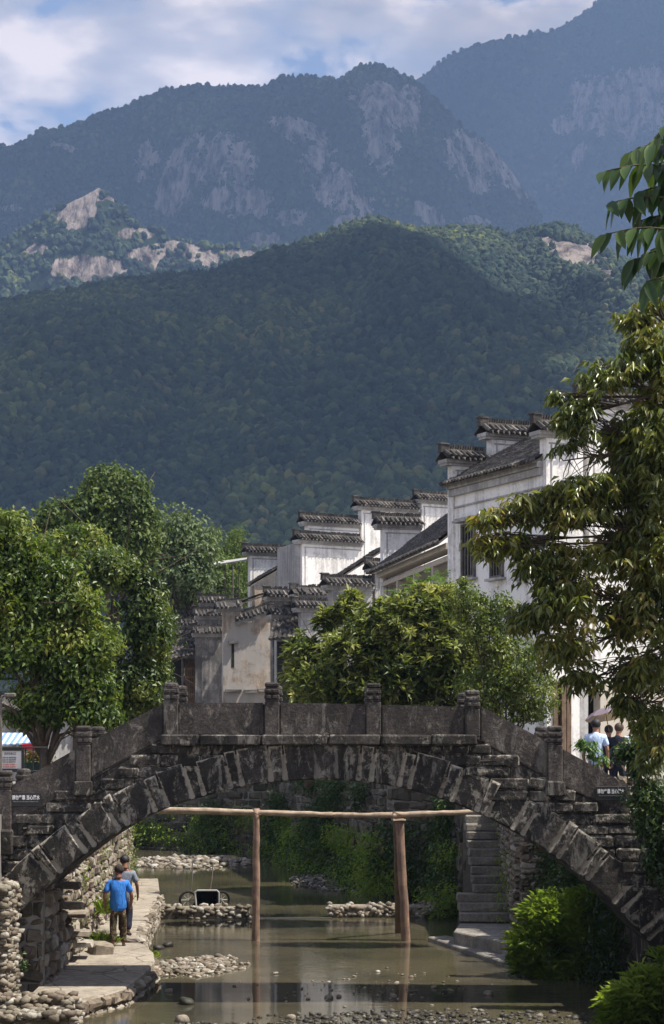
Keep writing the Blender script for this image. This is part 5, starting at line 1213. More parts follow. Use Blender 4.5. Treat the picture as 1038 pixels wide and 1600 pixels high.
Ct = crown('crown', E, 5600, 8, .20, .15, .052, L_OLIVE, t, 20, droop=.28, mode='droop', shell=.05, gap=1.9, detail=False)
rs = np.random.RandomState(21); mb = MB(); b = np.array([X(1240, 29), 29, ST])
fk = np.array([X(1150, 29), 29, Z(1000, 29)]); mb.tube([b, (b + fk) / 2 + [.1, 0, 0], fk], [.2, .16, .12], 10)
up_ = np.array([X(1120, 29), 29, Z(640, 29)]); mb.tube([fk, (fk + up_) / 2 + [.15, .1, 0], up_], [.12, .09, .05], 8)
hubs = [fk, (fk * .6 + up_ * .4), (fk * .25 + up_ * .75), up_]
for c, r in E:
    h_ = min(hubs, key=lambda q: abs(q[2] - (c[2] - .3)) + rs.rand() * .3); m_ = (h_ + c) / 2 + np.array([0, rs.uniform(-.2, .2), .15 + rs.uniform(-.1, .2)])
    mb.tube([h_, m_, c], [.035, .024, .009], 6); m2 = c
    near = [q for q in Ct if np.linalg.norm((q - c) / (r + .05)) < 1.25][:28]
    for q in near: s_ = m_ + (c - m_) * rs.uniform(.3, 1); mb.tube([s_, (s_ + q) / 2 + rs.randn(3) * .04 + [0, 0, .04], q], [.009, .006, .004], 4, cap=False)
mb.build('trunk', M_BARK, t, smooth=True)

# near branch with broad leaves, top right
t = empty('broad_leaved_tree', (X(1330, 12), 12, 0), 'near tree whose drooping broad dark leaves hang in at the top right', 'tree'); rs = np.random.RandomState(33)
mb = MB(); b = np.array([X(1330, 12), 12, ST]); hub = np.array([X(1180, 12), 12, Z(420, 12)]); mb.tube([b, [X(1300, 12), 12, Z(800, 12)], hub, [X(1150, 12), 12.1, Z(100, 12)]], [.10, .08, .05, .03], 10)
PP = []; DD = []
for (x0, y0, xs2, ys2) in ((1130, 300, 945, 268), (1130, 250, 985, 238), (1130, 350, 950, 318), (1130, 400, 948, 366), (1130, 450, 990, 405), (1120, 180, 1020, 225), (1130, 330, 1000, 300), (1120, 480, 1010, 440), (1130, 290, 1015, 262), (1130, 380, 1000, 345), (1130, 430, 1015, 395), (1120, 220, 1025, 238)):
    a_ = P(x0, y0, 12 + rs.uniform(-.15, .3)); e = P(xs2, ys2, 12 + rs.uniform(-.3, .2)); pts = []
    for q in np.linspace(0, 1, 9): pts.append(a_ + (e - a_) * q + np.array([0, 0, .10 * math.sin(q * 3.14)]))
    mb.tube([hub] + pts, [.016] + list(np.linspace(.011, .003, 9)), 6)
    for q in np.linspace(.15, 1, 19):
        i_ = q * 8; k = min(int(i_), 7); p = pts[k] + (pts[k + 1] - pts[k]) * (i_ - k); sg_ = 1 if rs.rand() < .5 else -1
        PP.append(p); DD.append(np.array([-.25 + rs.randn() * .22, sg_ * .55 + rs.randn() * .2, -.55 + rs.randn() * .12]))
mb.build('trunk', M_BARK, t, smooth=True)
PP = np.array(PP); leafmesh('crown', PP, np.array(DD), .15 * (.75 + .5 * rs.rand(len(PP))), .072, L_BIG, t, rs, .35, rs.rand(len(PP)), True, upn=np.array([-.9, -1.6, .8]))

# creepers and bushes along the banks
def clump(name, label, E, leaf, n, nlf, cr, L, W, seed, cat='bush', group=None, mode='ball', base=None, **kw):
    b = base or (E[0][0][0], E[0][0][1], max(0, E[0][0][2] - E[0][1][2])); t = empty(name, b, label, cat, group)
    crown('foliage', E, n, nlf, cr, L, W, leaf, t, seed, mode=mode, **kw)
    mb = MB(); rs = np.random.RandomState(seed); bb = np.array(b, float)
    for i in range(12):
        e = E[rs.randint(len(E))]; tp = e[0] + rs.randn(3) * e[1] * .5; mb.tube([bb + rs.uniform(-.1, .1, 3) * [1, 1, 0], (bb + tp) / 2 + rs.randn(3) * .08, tp], [.014, .010, .004], 4)
    mb.build('stems', M_BARK, t); return t
G3 = 'bushes on the right bank under the bridge'
def grassy(name, label, E, n, seed, L=.22, leaf=None, group=None):
    b = (E[0][0][0], E[0][0][1], max(0, E[0][0][2] - E[0][1][2])); t = empty(name, b, label, 'bush', group); rs = np.random.RandomState(seed)
    vol = np.array([e[1].prod() ** .67 for e in E]); cnt = (n * vol / vol.sum()).astype(int); PP = []; DD = []; AA = []
    for (c, r), m_n in zip(E, cnt):
        d = unit(rs.randn(m_n, 3)); p = c + d * r * (.3 + .75 * rs.rand(m_n, 1) ** .6); kk = vnoise(p[:, 0] * 4 + p[:, 1], p[:, 2] * 4, seed) > .28; d, p = d[kk], p[kk]; m_n = len(p); PP.append(p); AA.append(.5 + .5 * (fbm(p[:, 0] * 3, p[:, 2] * 3 + p[:, 1], 3, seed) - .5) * 2)
        az = rs.rand(m_n) * 6.28; DD.append(np.stack([np.cos(az) * .7, np.sin(az) * .7, rs.uniform(.1, 1.5, m_n)], 1) + d * .35)
    PP = np.concatenate(PP); A = np.clip(np.concatenate(AA) + rs.randn(len(PP)) * .15, 0, 1)
    leafmesh('foliage', PP, np.concatenate(DD), L * (.5 + 1.1 * rs.rand(len(PP))), L * .085, leaf or L_GRASS, t, rs, .35, A)
    mb = MB(); bb = np.array(b)
    for i in range(14): e = E[rs.randint(len(E))]; tp = e[0] + rs.randn(3) * e[1] * .5; mb.tube([bb + rs.uniform(-.2, .2, 3) * [1, 1, 0], (bb + tp) / 2 + rs.randn(3) * .05, tp], [.01, .008, .003], 4)
    mb.build('stems', L_IVY, t)
grassy('bamboo_grass', 'bright green bamboo grass mound on the right bank beside the water', ells([(870, 1440, 55, 45), (845, 1480, 46, 38), (905, 1475, 60, 50), (945, 1440, 40, 40), (890, 1515, 65, 28), (832, 1505, 28, 24), (920, 1420, 30, 30)], 38.0, .8), 21000, 41, .24, group=G3)
grassy('bamboo_grass', 'sunny pale green tuft in the bottom right corner', ells([(1010, 1560, 55, 38), (980, 1580, 40, 30), (1040, 1530, 40, 40), (1000, 1600, 60, 20)], 31.3, .7), 9000, 42, .26, group=G3)
clump('creeper', 'dark creeper hanging under the right haunch of the arch', ells([(900, 1372, 20, 22), (910, 1405, 26, 28), (960, 1470, 45, 60), (930, 1420, 30, 25)], 39.5, .6), L_IVY, 500, 16, .25, .085, .05, 43, 'creeper', G3)
clump('creeper', 'dark bush draped over the right end of the bridge', ells([(1015, 1250, 34, 30), (1030, 1290, 36, 26), (1000, 1200, 22, 16), (985, 1178, 22, 14), (1012, 1165, 26, 20), (1040, 1330, 26, 56)], 33.2, .5), L_IVY, 460, 16, .22, .10, .05, 44, 'creeper', G3)
clump('sapling', 'small bright sapling in front of the man in the light blue shirt', ells([(918, 1165, 14, 10), (930, 1178, 10, 10), (905, 1160, 8, 8), (940, 1188, 10, 8)], 37.6), L_TOON, 50, 10, .12, .10, .035, 45, 'shrub', mode='droop', base=(X(932, 37.6), 37.6, ST - .1))
clump('sapling', 'small leafy weed growing in the dark recess at the far left', ells([(25, 1500, 12, 14), (34, 1512, 8, 8)], 33.95), L_IVY, 40, 9, .10, .07, .03, 46, 'weed', base=(X(24, 33.9), 33.95, -.1))
# vegetation along the far wall and its foot
def wallveg(label, line, z0, z1, n, seed, leaf, L=.09, dens=.45, name='wall_plants'):
    rs = np.random.RandomState(seed); ln = np.array(line, float); sg2 = np.concatenate([[0], np.cumsum(np.linalg.norm(np.diff(ln, axis=0), axis=1))]); S = rs.uniform(0, sg2[-1], n * 3); x = np.interp(S, sg2, ln[:, 0]); y = np.interp(S, sg2, ln[:, 1]); h = rs.rand(n * 3)
    k = (vnoise(S * .55, h * 2.2, seed) + (1 - h) * .35 + (h > .86) * .18) > (1 - dens) + .12; x, y, h = x[k][:n], y[k][:n], h[k][:n]; m_n = len(x)
    z = z0 + (z1 - z0) * h; outw = (1 - h) ** 2 * .9 * rs.rand(m_n) + .12 * rs.rand(m_n); C = np.stack([x - outw * .75, y - outw * .75, z], 1)
    nl = 9; rep = np.repeat(np.arange(m_n), nl); P_ = C[rep] + rs.randn(m_n * nl, 3) * .16; D_ = rs.randn(m_n * nl, 3) * .6 + np.array([-.4, -.4, .1])
    o = leafmesh(name, P_, D_, L * 1.5 * (.6 + .8 * rs.rand(len(P_))), L * .65, leaf, None, rs, .3, np.clip(.35 + .25 * vnoise(P_[:, 0] * 1.5, P_[:, 2] * 2 + P_[:, 1], seed) * 2 + rs.randn(len(P_)) * .12 - .1, 0, 1)); tag(o, label, 'ground cover', kind='stuff')
far = [(3.3, 50), (3.2, 54.9), (1.5, 57.1), (-.05, 65.1), (-2.3, 77.0), (-8.8, 81.6), (-14, 84)]
wallveg('weeds and creepers over the dark far bank wall', far, .0, 1.7, 3600, 51, L_GRASS, .08, .62)
wallveg('dark creepers on the far bank wall', far, .0, 3.4, 2600, 52, L_IVY, .09, .36)
wallveg('yellow green weeds on the left rubble wall', [(-5.15, 37.5), (-5.2, 42), (-5.4, 50), (-6.2, 60)], .4, 3.4, 650, 53, L_BUSH, .06, .36)
wallveg('dark weeds beside the stone stairs', [(4.35, 44.2), (4.5, 49)], .4, 3.2, 110, 54, L_GRASS, .06, .5)
wallveg('dark creeper on the wall behind the right bushes', [(5.7, 36.6), (4.95, 43.4)], .0, 3.3, 1500, 55, L_IVY, .07, .7)
def tuft(label, px, Y, z, n, L, seed, w_=.12):
    n *= 2; L *= .7
    rs = np.random.RandomState(seed); c = np.array([X(px, Y), Y, z]); P_ = c + rs.randn(n, 3) * [w_, w_ * 1.4, 0]; D_ = rs.randn(n, 3) * [.55, .55, .2] + [0, 0, .9]
    o = leafmesh('grass_tuft', P_, D_, L * (.4 + .8 * rs.rand(n)), .009, L_GRASS, None, rs, .25); tag(o, label, 'grass', 'grass tufts beside the footpath')
tuft('grass tuft on the water edge where the path narrows', 229, 39.6, .2, 160, .32, 1); tuft('small grass patch growing in the middle of the path slab', 190, 36.2, .26, 130, .12, 2, .13); tuft('leafy tuft at the wall foot beside the square block', 158, 40.2, .4, 260, .55, 3, .13)
tuft('tall weeds against the left wall behind the walkers', 160, 42, .9, 260, .7, 4, .2)
# ------------------------------------------------------------------ people
def skin_mesh(name, V, Eg, R, mat, sub=1, squash=None):
    me = bpy.data.meshes.new(name); me.from_pydata(V, Eg, []); o = bpy.data.objects.new(name, me); COL.objects.link(o)
    md = o.modifiers.new('skin', 'SKIN'); md.use_smooth_shade = True; md.branch_smoothing = .3
    sv = me.skin_vertices[0].data
    for i, r in enumerate(R): sv[i].radius = (r, r) if not hasattr(r, '__len__') else r; sv[i].use_root = (i == 0)
    ms = o.modifiers.new('sub', 'SUBSURF'); ms.levels = sub; ms.render_levels = sub
    bpy.context.view_layer.update(); dg = bpy.context.evaluated_depsgraph_get(); m2 = bpy.data.meshes.new_from_object(o.evaluated_get(dg)); bpy.data.objects.remove(o)
    co = np.empty(len(m2.vertices) * 3); m2.vertices.foreach_get('co', co); co = co.reshape(-1, 3)
    if squash is not None: co = squash(co); m2.vertices.foreach_set('co', co.ravel())
    m2.materials.clear(); m2.materials.append(mat); m2.polygons.foreach_set('use_smooth', [True] * len(m2.polygons)); m2.update(); return m2
M_SKIN = mat_plain('skin', (.33, .17, .105), .55, .35, var=.08)
M_SKIND = mat_plain('tanned_skin', (.22, .105, .062), .55, .35, var=.08)
M_HAIR = mat_plain('black_hair', (.012, .010, .009), .5, .4, 60, var=.3)
M_HAIRB = mat_plain('brown_hair', (.075, .045, .028), .55, .4, 60, var=.4)
M_SHOE = mat_plain('shoe', (.02, .018, .017), .5, .3)
def cloth(name, col, kind=None, col2=None):
    m, t, b = newmat(name); c = coords(t, (3, 3, 1.0)); n = noise(t, 7, 5, .6, c, .5); base = c4(col)
    if kind == 'camo':
        n1 = noise(t, 11, 2, .5, coords(t)); r = ramp(t, [(0, (.035, .03, .02)), (.43, (.035, .03, .02)), (.44, (.11, .085, .05)), (.52, (.11, .085, .05)), (.53, (.055, .030, .018)), (.62, (.20, .16, .10))], 'CONSTANT'); t.links.new(n1.outputs[0], r.inputs[0]); base = r.outputs[0]
    if kind == 'check':
        mp = N(t, 'ShaderNodeMapping'); g_ = N(t, 'ShaderNodeNewGeometry'); t.links.new(g_.outputs['Position'], mp.inputs[0]); ck = N(t, 'ShaderNodeTexWave'); ck.inputs['Scale'].default_value = 9; ck.bands_direction = 'X'; t.links.new(mp.outputs[0], ck.inputs[0])
        ck2 = N(t, 'ShaderNodeTexWave'); ck2.inputs['Scale'].default_value = 9; ck2.bands_direction = 'Z'; t.links.new(mp.outputs[0], ck2.inputs[0])
        base = mix(t, math_(t, 'MULTIPLY', math_(t, 'MAXIMUM', ck.outputs[1], ck2.outputs[1]), .45), col, col2)
    r = ramp(t, [(.3, .75), (.65, 1.1)]); t.links.new(n.outputs[0], r.inputs[0]); t.links.new(mix(t, 1, base, r.outputs[0], 'MULTIPLY'), b.inputs['Base Color'])
    b.inputs['Roughness'].default_value = .85; b.inputs['Specular IOR Level'].default_value = .15; bump(t, b, n.outputs[0], .9, .03); return m
def person(label, px, Y, z, yaw, H, shirt, trousers, hair, skin=None, head=(0, 0), arms=None, stride=.0, group=None, bald=0, bulk=1.0):
    skin = skin or M_SKIN; s = H / 1.75; t = empty('person', (X(px, Y), Y, z), label, 'person', group)
    J = {'pel': (0, 0, .93), 'wst': (0, 0, 1.06), 'che': (0, .01, 1.28), 'ush': (0, .0, 1.42), 'nec': (0, .015, 1.49), 'hd0': (head[0] * .3, .03 + head[1] * .3, 1.565), 'hd1': (head[0], .045 + head[1], 1.645), 'hd2': (head[0] * 1.2, .035 + head[1] * 1.1, 1.70)}
    A = arms or {}
    for sd, n in ((-1, 'L'), (1, 'R')):
        J['sh' + n] = (sd * .175, 0, 1.405); e, w_ = A.get(n, ((sd * .245, -.03, 1.13), (sd * .255, .06, .89))); J['el' + n] = e; J['wr' + n] = w_
        st = stride * sd; J['hp' + n] = (sd * .095, 0, .88); J['kn' + n] = (sd * .105, st * .16 + .03, .48); J['an' + n] = (sd * .11, st * .30 - .03, .09 + max(0, -st) * .10); J['to' + n] = (sd * .125, st * .30 + .12, .045 + max(0, -st) * .02)
    Rb = {'pel': .118, 'wst': .115, 'che': .13, 'ush': .075, 'nec': .054, 'hd0': .066, 'hd1': .092, 'hd2': .082}
    V = []; E = []; R = []; ix = {}
    def add(k, p, r, par=None):
        ix[k] = len(V); V.append(tuple(q * s for q in p)); R.append(r * s * (bulk if k in ('pel', 'wst', 'che') else 1))
        if par is not None: E.append((ix[par], ix[k]))
    add('pel', J['pel'], Rb['pel']); 
    for a, b2 in (('wst', 'pel'), ('che', 'wst'), ('ush', 'che'), ('nec', 'ush'), ('hd0', 'nec'), ('hd1', 'hd0'), ('hd2', 'hd1')): add(a, J[a], Rb[a], b2)
    hx, hy, hz = J['hd1']; 
    add('nose', (hx, hy + .115, hz - .025), .016, 'hd1')
    for sd in (-1, 1): add('ear%d' % sd, (hx + sd * .095, hy - .005, hz - .02), .017, 'hd1')
    for n, sd in (('L', -1), ('R', 1)):
        add('sh' + n, J['sh' + n], .052, 'ush'); e, w_ = np.array(J['el' + n]), np.array(J['wr' + n]); add('el' + n, e, .043, 'sh' + n); add('wr' + n, w_, .028, 'el' + n)
        d = unit(w_ - e); f = unit(np.cross(d, (sd, 0, 0)) + 1e-6); pm = w_ + d * .05; add('pm' + n, pm, .034, 'wr' + n); sidev = unit(np.cross(d, (sd * 1.0, 0.0, 0.0))) if abs(d[0]) < .9 else np.array([0, 1., 0])
        for q, ln in enumerate((.070, .080, .076, .060)):
            o_ = sidev * (q - 1.5) * .019; curl = np.array([-sd * .018, 0, 0]); k1 = pm + d * .035 + o_; add('f%s%d' % (n, q), k1, .0095, 'pm' + n); add('g%s%d' % (n, q), k1 + d * ln * .5 + curl * .5, .0085, 'f%s%d' % (n, q)); add('h%s%d' % (n, q), k1 + d * ln * .9 + curl * 1.8, .007, 'g%s%d' % (n, q))
        th = pm - d * .01 - sidev * -.035 + np.array([-sd * .012, 0, 0]); add('t%s' % n, th, .011, 'pm' + n); add('u%s' % n, th + d * .04 + sidev * .012, .009, 't' + n)
        add('hp' + n, J['hp' + n], .082, 'pel'); add('kn' + n, J['kn' + n], .058, 'hp' + n); add('an' + n, J['an' + n], .038, 'kn' + n); add('to' + n, J['to' + n], .034, 'an' + n)
    def sq(co):
        m = (co[:, 2] > .85 * s) & (co[:, 2] < 1.5 * s) & (abs(co[:, 0]) < .21 * s); co = co.copy(); co[m, 1] *= .76; return co
    Mx = Matrix.Translation((X(px, Y), Y, z)) @ Matrix.Rotation(yaw, 4, 'Z')
    def put(name, me, par=t): me.transform(Mx); return link(name, me, par)
    body = put('body', skin_mesh('body', V, E, R, skin, 1, sq))
    def part(name, chain, mat, sub=1, sqz=True, post=None):
        V2 = []; E2 = []; R2 = []; ids = {}
        for k, p, r, par in chain:
            ids[k] = len(V2); V2.append(tuple(np.array(p) * s)); R2.append(r * s * (bulk if k in ('a', 'b', 'c', 'd') else 1)); 
            if par is not None: E2.append((ids[par], ids[k]))
        def f(co):
            co = sq(co) if sqz else co
            return post(co) if post else co
        return put(name, skin_mesh(name, V2, E2, R2, mat, sub, f))
    def lerp(a, b2, q): return tuple(np.array(J[a]) * (1 - q) + np.array(J[b2]) * q)
    rs = np.random.RandomState(int(px))
    def wr(co): co = co.copy(); co += (fbm(co[:, 2] * 9 + co[:, 0] * 4, co[:, 0] * 11 + co[:, 1] * 8, 3, 3)[:, None] - .5) * .022 * np.array([1, 1, 0]); return co
    part('shirt', [('a', (0, 0, .755), .178, None), ('b', (0, 0, .96), .168, 'a'), ('c', (0, .005, 1.20), .172, 'b'), ('d', (0, .0, 1.385), .125, 'c'), ('m', (0, .005, 1.455), .082, 'd'), ('n', (0, .012, 1.50), .068, 'm')] +
         [x for n, sd in (('L', -1), ('R', 1)) for x in (('s' + n, (sd * .178, 0, 1.398), .083, 'd'), ('e' + n, lerp('sh' + n, 'el' + n, .5), .078, 's' + n), ('f' + n, lerp('sh' + n, 'el' + n, .82), .080, 'e' + n))], shirt, 1, True, wr)
    part('trousers', [('a', (0, 0, .92), .140, None), ('b', (0, 0, .86), .135, 'a')] + [x for n, sd in (('L', -1), ('R', 1)) for x in (('h' + n, (sd * .098, 0, .80), .108, 'b'), ('k' + n, J['kn' + n], .083, 'h' + n), ('c' + n, lerp('kn' + n, 'an' + n, .5), .074, 'k' + n), ('x' + n, lerp('kn' + n, 'an' + n, .93), .066, 'c' + n))], trousers, 1, False, wr)
    for n in 'LR':
        a, b2 = np.array(J['an' + n]), np.array(J['to' + n]); part('shoe', [('1', a * [1, 1, 0] + [0, -.05, a[2] - .04], .043, None), ('2', (a + b2) / 2 * [1, 1, 1] - [0, 0, .015], .045, '1'), ('3', b2 + [0, .04, 0], .034, '2')], M_SHOE, 1, False)
    if hair:
        bm = bmesh.new(); bmesh.ops.create_icosphere(bm, subdivisions=3, radius=1); c = Vector((hx, hy - .012, hz + .022)) * s
        for v in list(bm.verts):
            n = .5 + .5 * math.sin(v.co.x * 23 + v.co.z * 31) ; v.co = Vector((v.co.x * .104, v.co.y * .112, v.co.z * .108)) * s * (1 + .03 * n)
        bmesh.ops.delete(bm, geom=[v for v in bm.verts if (v.co.y > .045 * s and v.co.z < .045 * s) or v.co.z < (-.088 if v.co.y < .02 * s else -.045) * s], context='VERTS')
        for v in bm.verts: v.co += c
        me = bpy.data.meshes.new('hair'); bm.to_mesh(me); bm.free(); me.materials.append(hair); me.polygons.foreach_set('use_smooth', [True] * len(me.polygons)); put('hair', me)
    for sd in (-1, 1):
        bm = bmesh.new(); bmesh.ops.create_icosphere(bm, subdivisions=2, radius=.011 * s)
        for v in bm.verts: v.co += Vector((hx + sd * .033, hy + .088, hz + .01)) * s
        me = bpy.data.meshes.new('eye'); bm.to_mesh(me); bm.free(); me.materials.append(M_HAIR); put('eye', me)
    return t
C_BLUE = cloth('blue_shirt', (.045, .20, .62)); C_CAMO = cloth('camouflage', (.1, .08, .05), 'camo'); C_GREY = cloth('grey_shirt', (.22, .25, .31)); C_DARK = cloth('dark_cloth', (.022, .025, .04))
C_LBLUE = cloth('light_blue_shirt', (.42, .56, .80), 'check', (.70, .78, .90)); C_WHITE = cloth('white_shirt', (.70, .74, .80)); C_NAVY = cloth('navy_shirt', (.025, .028, .04)); C_KHAKI = cloth('khaki', (.16, .15, .14))
person('man in a bright blue short sleeved shirt walking away on the path', 185, 39.9, .345, math.radians(6), 1.74, C_BLUE, C_CAMO, cloth('greying_hair', (.05, .04, .035)), M_SKIND, head=(.02, .05), arms={'L': ((-.285, -.05, 1.13), (-.27, .02, .88)), 'R': ((.285, .0, 1.12), (.27, .10, .90))}, stride=.35, group='two men walking on the footpath', bulk=1.16)
person('man in a grey tee shirt half hidden beyond the man in bright blue', 195.5, 41.0, .47, math.radians(-6), 1.74, C_GREY, C_DARK, M_HAIR, M_SKIND, head=(-.03, .06), arms={'R': ((.26, .03, 1.12), (.25, .16, .90))}, stride=-.5, group='two men walking on the footpath')
SG = 'people standing on the right bank under the tree'
person('man in a light blue shirt standing on the right bank behind the bridge parapet', 931, 40.0, 3.4, math.radians(-12), 1.74, C_LBLUE, C_KHAKI, M_HAIR, head=(.0, .02), group=SG)
person('dark haired person between the light blue shirt and the navy shirt', 951, 41.4, 3.4, math.radians(-20), 1.62, C_NAVY, C_DARK, M_HAIR, group=SG)
person('brown haired person in a navy shirt right of the light blue shirt', 966, 40.3, 3.4, math.radians(-30), 1.66, C_NAVY, C_DARK, M_HAIRB, head=(.0, .03), group=SG)
person('person in a white shirt mostly hidden by leaves at the right', 990, 40.8, 3.4, math.radians(10), 1.70, C_WHITE, C_KHAKI, M_HAIR, group=SG)
# parasol held by the dark haired person
t = empty('parasol', (X(944, 41.3), 41.3, 3.4 + 1.2), 'pale mauve parasol held over the group on the right bank', 'parasol')
bm = bmesh.new(); n = 32; c = Vector((X(945, 41.3), 41.3, Z(1106, 41.3))); rad = .47; tilt = Matrix.Rotation(math.radians(-9), 4, 'Y') @ Matrix.Rotation(math.radians(-12), 4, 'X'); rings = []
for r, h in ((.03, 0), (.35, -.03), (.7, -.09), (1.0, -.20)):
    rr = []
    for k in range(n): a = k / n * 6.2832; sc2 = 1 - .05 * abs(math.sin(a * 4)) * r; rr.append(bm.verts.new(c + (tilt @ Vector((rad * r * sc2 * math.cos(a), rad * r * sc2 * math.sin(a), h - .02 * abs(math.sin(a * 4)) * r)))))
    rings.append(rr)
for i in range(3):
    for k in range(n): bm.faces.new([rings[i][k], rings[i][(k + 1) % n], rings[i + 1][(k + 1) % n], rings[i + 1][k]])
bm.faces.new(rings[0]); me = bpy.data.meshes.new('canopy'); bm.to_mesh(me); bm.free(); me.materials.append(mat_leaf('parasol_cloth', [(0, (.24, .19, .24)), (1, (.24, .19, .24))], .3, .6, .2)); link('canopy', me, t)
mb = MB(); mb.tube([tuple(c + tilt @ Vector((0, 0, .05))), tuple(c + tilt @ Vector((0, 0, -.75)))], .010, 6); mb.build('shaft', M_WOOD, t)
for k in range(8): mb = MB(); a = k / 8 * 6.2832; mb.tube([tuple(c + tilt @ Vector((0, 0, -.03))), tuple(c + tilt @ Vector((rad * .95 * math.cos(a), rad * .95 * math.sin(a), -.205)))], .004, 4); mb.build('rib', M_WOOD, t)

# ------------------------------------------------------------------ hand cart in the water
M_CARTIN = mat_plain('cart_black', (.02, .02, .02), .6, .3); M_RIM = mat_plain('cart_rim', (.42, .41, .38), .5, .4); M_TYRE = mat_plain('tyre', (.02, .019, .018), .8, .2)
YC = 51.2; t = empty('hand_cart', (X(323, YC), YC, .2), 'black two wheeled hand cart tipped up behind the left weir', 'cart')
c0 = P(325, 1404, YC); bx0, bx1 = X(307, YC), X(341, YC); z0_, z1_ = Z(1417, YC), Z(1392, YC)
mb = MB(); y0_, y1_ = YC, YC + .65
def qd(a, b, c, d): mb.slab([a, b, c, d], (0, 0, .0001))
tb = [(bx0, y0_, z0_), (bx1, y0_, z0_), (bx1, y0_, z1_), (bx0, y0_, z1_)]; bk = [(bx0 + .08, y1_, z0_ - .05), (bx1 - .08, y1_, z0_ - .05), (bx1 - .08, y1_, z1_ - .12), (bx0 + .08, y1_, z1_ - .12)]
mb.add(tb + bk, [[4, 5, 6, 7], [0, 1, 5, 4], [1, 2, 6, 5], [2, 3, 7, 6], [3, 0, 4, 7]]); mb.build('tray', M_CARTIN, t)
mb = MB(); cs = [(bx0 - .0, y0_, z0_ - .02), (bx0 - .04, y0_, z1_ - .04), (bx0 + .03, y0_, z1_ + .01), (bx1 - .03, y0_, z1_ + .01), (bx1 + .02, y0_, z1_ - .04), (bx1 + .02, y0_, z0_ - .02), (bx0, y0_, z0_ - .02)]; mb.tube(cs, .026, 7); mb.build('rim', M_RIM, t)
for px, yy in ((294, YC + .25), (346, YC + .45)):
    cx_, cz_ = X(px, yy), Z(1406, yy); w_ = MB(); w_.tube([(cx_ + .21 * math.cos(a), yy + .10 * math.cos(a), cz_ + .22 * math.sin(a)) for a in np.linspace(0, 6.2832, 25)], .032, 8, cap=False); wo = w_.build('wheel', M_TYRE, t, smooth=True)
    s_ = MB()
    for a in np.linspace(0, 6.28, 9)[:-1]: s_.tube([(cx_, yy, cz_), (cx_ + .2 * math.cos(a), yy + .095 * math.cos(a), cz_ + .21 * math.sin(a))], .007, 4)
    s_.tube([(cx_, yy - .04, cz_), (cx_, yy + .04, cz_)], .03, 8); s_.build('spokes', M_RIM, wo)
mb = MB(); mb.tube([(X(294, YC + .25), YC + .25, Z(1406, YC + .25)), (X(346, YC + .45), YC + .45, Z(1406, YC + .45))], .015, 6); mb.build('axle', M_TYRE, t)
for xa, ya, xb, yb in ((298, 1398, 301, 1345), (328, 1394, 333, 1349)):
    mb = MB(); mb.tube([P(xa, ya, YC + .3), P((xa + xb) / 2 + 1, (ya + yb) / 2, YC + .4), P(xb, yb, YC + .5)], .018, 6); mb.build('handle', M_WOODG, t)

# ------------------------------------------------------------------ street things left of the bridge
t = empty('notice_board', (X(14, 38.5), 38.5, ST), 'white notice board in a dark frame behind the left parapet', 'sign')
c = P(10, 1187, 38.5); w_, h_ = .62, .36; mb = MB(); mb.box(c, (w_, .03, h_)); mb.build('panel', mat_plain('board_white', (.62, .60, .60), .5, .3, var=.08), t)
mb = MB(); mb.box((c[0], c[1], c[2] + h_ / 2 + .025), (w_ + .1, .07, .05)); mb.box((c[0], c[1], c[2] - h_ / 2 - .025), (w_ + .1, .07, .05)); mb.box((c[0] - w_ / 2 - .025, c[1], c[2]), (.05, .068, h_)); mb.box((c[0] + w_ / 2 + .025, c[1], c[2]), (.05, .068, h_)); mb.build('frame', M_CARTIN, t)
for sx in (-.25, .3): mb = MB(); mb.box((c[0] + sx, c[1] + .03, (ST + c[2]) / 2 - .1), (.05, .04, c[2] - ST)); mb.build('leg', M_CARTIN, t)
text('heading', '古村水口', .062, (c[0] + .08, c[1] - .02, c[2] + .12), t, MATS['black_plate']); m_, t_, b_ = newmat('red_letter'); b_.inputs['Base Color'].default_value = (.5, .12, .08, 1)
for k in range(3): text('lettering', '村落溪流 古桥人家 请爱护环境', .030, (c[0], c[1] - .02, c[2] + .04 - .045 * k), t, MATS['black_plate'])
for k in range(2): text('lettering', '注意安全 请勿攀爬 谢谢合作', .034, (c[0], c[1] - .02, c[2] - .10 - .045 * k), t, MATS['red_letter'])
t = empty('market_stall', (X(25, 44), 44, ST), 'blue and white awning of a street stall above the notice board', 'stall')
mb = MB(); a0, a1 = P(-12, 1166, 43.2), P(52, 1162, 43.2); b0, b1_ = P(-4, 1147, 44.2), P(46, 1147, 44.2); mb.slab([a0, a1, b1_, b0], (0, 0, .03))
def mat_strip():
    m, tt, b = newmat('striped_cloth'); w2 = N(tt, 'ShaderNodeTexWave'); w2.inputs['Scale'].default_value = 2.2; w2.bands_direction = 'X'; tt.links.new(coords(tt), w2.inputs[0]); r = ramp(tt, [(.5, (.16, .28, .55)), (.55, (.62, .66, .72))], 'CONSTANT'); tt.links.new(w2.outputs[1], r.inputs[0]); tt.links.new(r.outputs[0], b.inputs['Base Color']); b.inputs['Roughness'].default_value = .7; return m
mb.build('awning', mat_strip(), t, fixn=True)
for p_ in (a0, a1, b0, b1_): mb = MB(); mb.tube([(p_[0], p_[1], ST), p_], .02, 6); mb.build('post', M_WOODG, t)
mb = MB(); mb.box((X(22, 43.6), 43.6, ST + .78), (1.1, .6, .05)); mb.build('counter', M_WOOD, t); mb = MB(); mb.box((X(52, 43.3), 43.1, Z(1167, 43.3)), (.42, .04, .14), .1, 0, .02); mb.build('red_cloth', mat_plain('red_cloth', (.32, .02, .035), .8, .2), t)
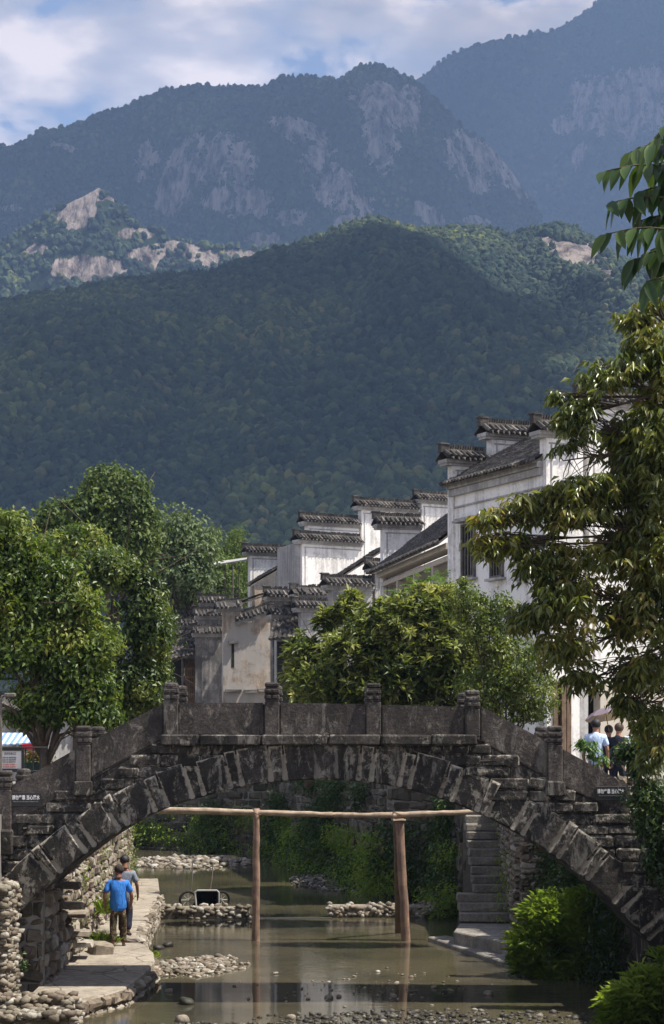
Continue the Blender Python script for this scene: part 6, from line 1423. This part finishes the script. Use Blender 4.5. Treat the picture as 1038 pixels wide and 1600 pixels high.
t = empty('planter', (X(55, 40.5), 40.5, ST), 'planter box with yellow red flowers left of the tree trunks', 'planter'); mb = MB(); mb.box((X(56, 40.5), 40.5, ST + .42), (.62, .3, .84), 0, 0, .004, .02); mb.build('box', mat_plain('green_box', (.02, .05, .04), .5, .3), t)
rs = np.random.RandomState(3); pp = np.array([X(55, 40.5), 40.5, ST + .92]) + rs.randn(500, 3) * [.2, .12, .07]; leafmesh('leaves', pp, rs.randn(500, 3) + [0, 0, .4], .07, .035, L_GRASS, t, rs, .1)
pp = np.array([X(55, 40.5), 40.4, ST + .98]) + rs.randn(160, 3) * [.2, .1, .05]; leafmesh('flowers', pp, rs.randn(160, 3) + [0, 0, .4], .05, .045, mat_leaf('petal', [(.2, (.55, .38, .05)), (.6, (.5, .05, .04)), (1, (.6, .5, .1))], .2, .6, .2), t, rs, .1)
t = empty('rail_fence', (X(35, 39.6), 39.6, ST), 'dark metal rail fence on the left bank beside the planter', 'fence')
for z_ in (1168, 1205): mb = MB(); mb.tube([P(-60, z_, 39.4), P(75, z_, 39.4)], .02, 5); mb.build('rail', M_CARTIN, t)
for px in range(-56, 76, 12): mb = MB(); q = P(px, 1168, 39.4); mb.tube([(q[0], q[1], ST), q], .014, 5); mb.build('post', M_CARTIN, t)
t = empty('street_lamp', (X(2, 36.9), 36.9, ST), 'thin pale lamp post at the left frame edge', 'lamp')
mb = MB(); mb.tube([(X(1, 37), 37, ST), (X(1, 37), 37, Z(1100, 37))], .035, 8); mb.build('pole', M_WOODG, t); mb = MB(); mb.tube([(X(1, 37), 37, Z(1100, 37)), (X(3, 37), 37, Z(1088, 37)), (X(14, 37), 37, Z(1084, 37))], .02, 6); mb.build('arm', M_WOODG, t)
mb = MB(); mb.box((X(16, 37), 37, Z(1086, 37)), (.22, .14, .08), 0, 0, 0, .02); mb.build('lamp_head', M_WOODG, t)
# low stone post wall on the right bank near the people
retaining('low_wall', [(X(1100, 38.2), 38.6), (X(950, 38.2), 38.2)], ST - .1, ST + .55, M_WALLST, 'low rough stone wall in front of the people on the right bank', (.3, .16), .2, 77)
hb = MB(); hb.box((0, 3500, 1249), (9000, 9000, 2502))
mh = bpy.data.materials.new('haze'); mh.use_nodes = True; th = mh.node_tree
for n in list(th.nodes): th.nodes.remove(n)
pv = N(th, 'ShaderNodeVolumePrincipled'); pv.inputs['Color'].default_value = (.38, .58, 1.0, 1); pv.inputs['Density'].default_value = 1.5e-4; pv.inputs['Anisotropy'].default_value = 0.1
ho = N(th, 'ShaderNodeOutputMaterial'); th.links.new(pv.outputs[0], ho.inputs['Volume'])
hz = hb.build('haze', mh); tag(hz, 'thin bluish haze in the air between camera and mountains', 'haze', kind='stuff')
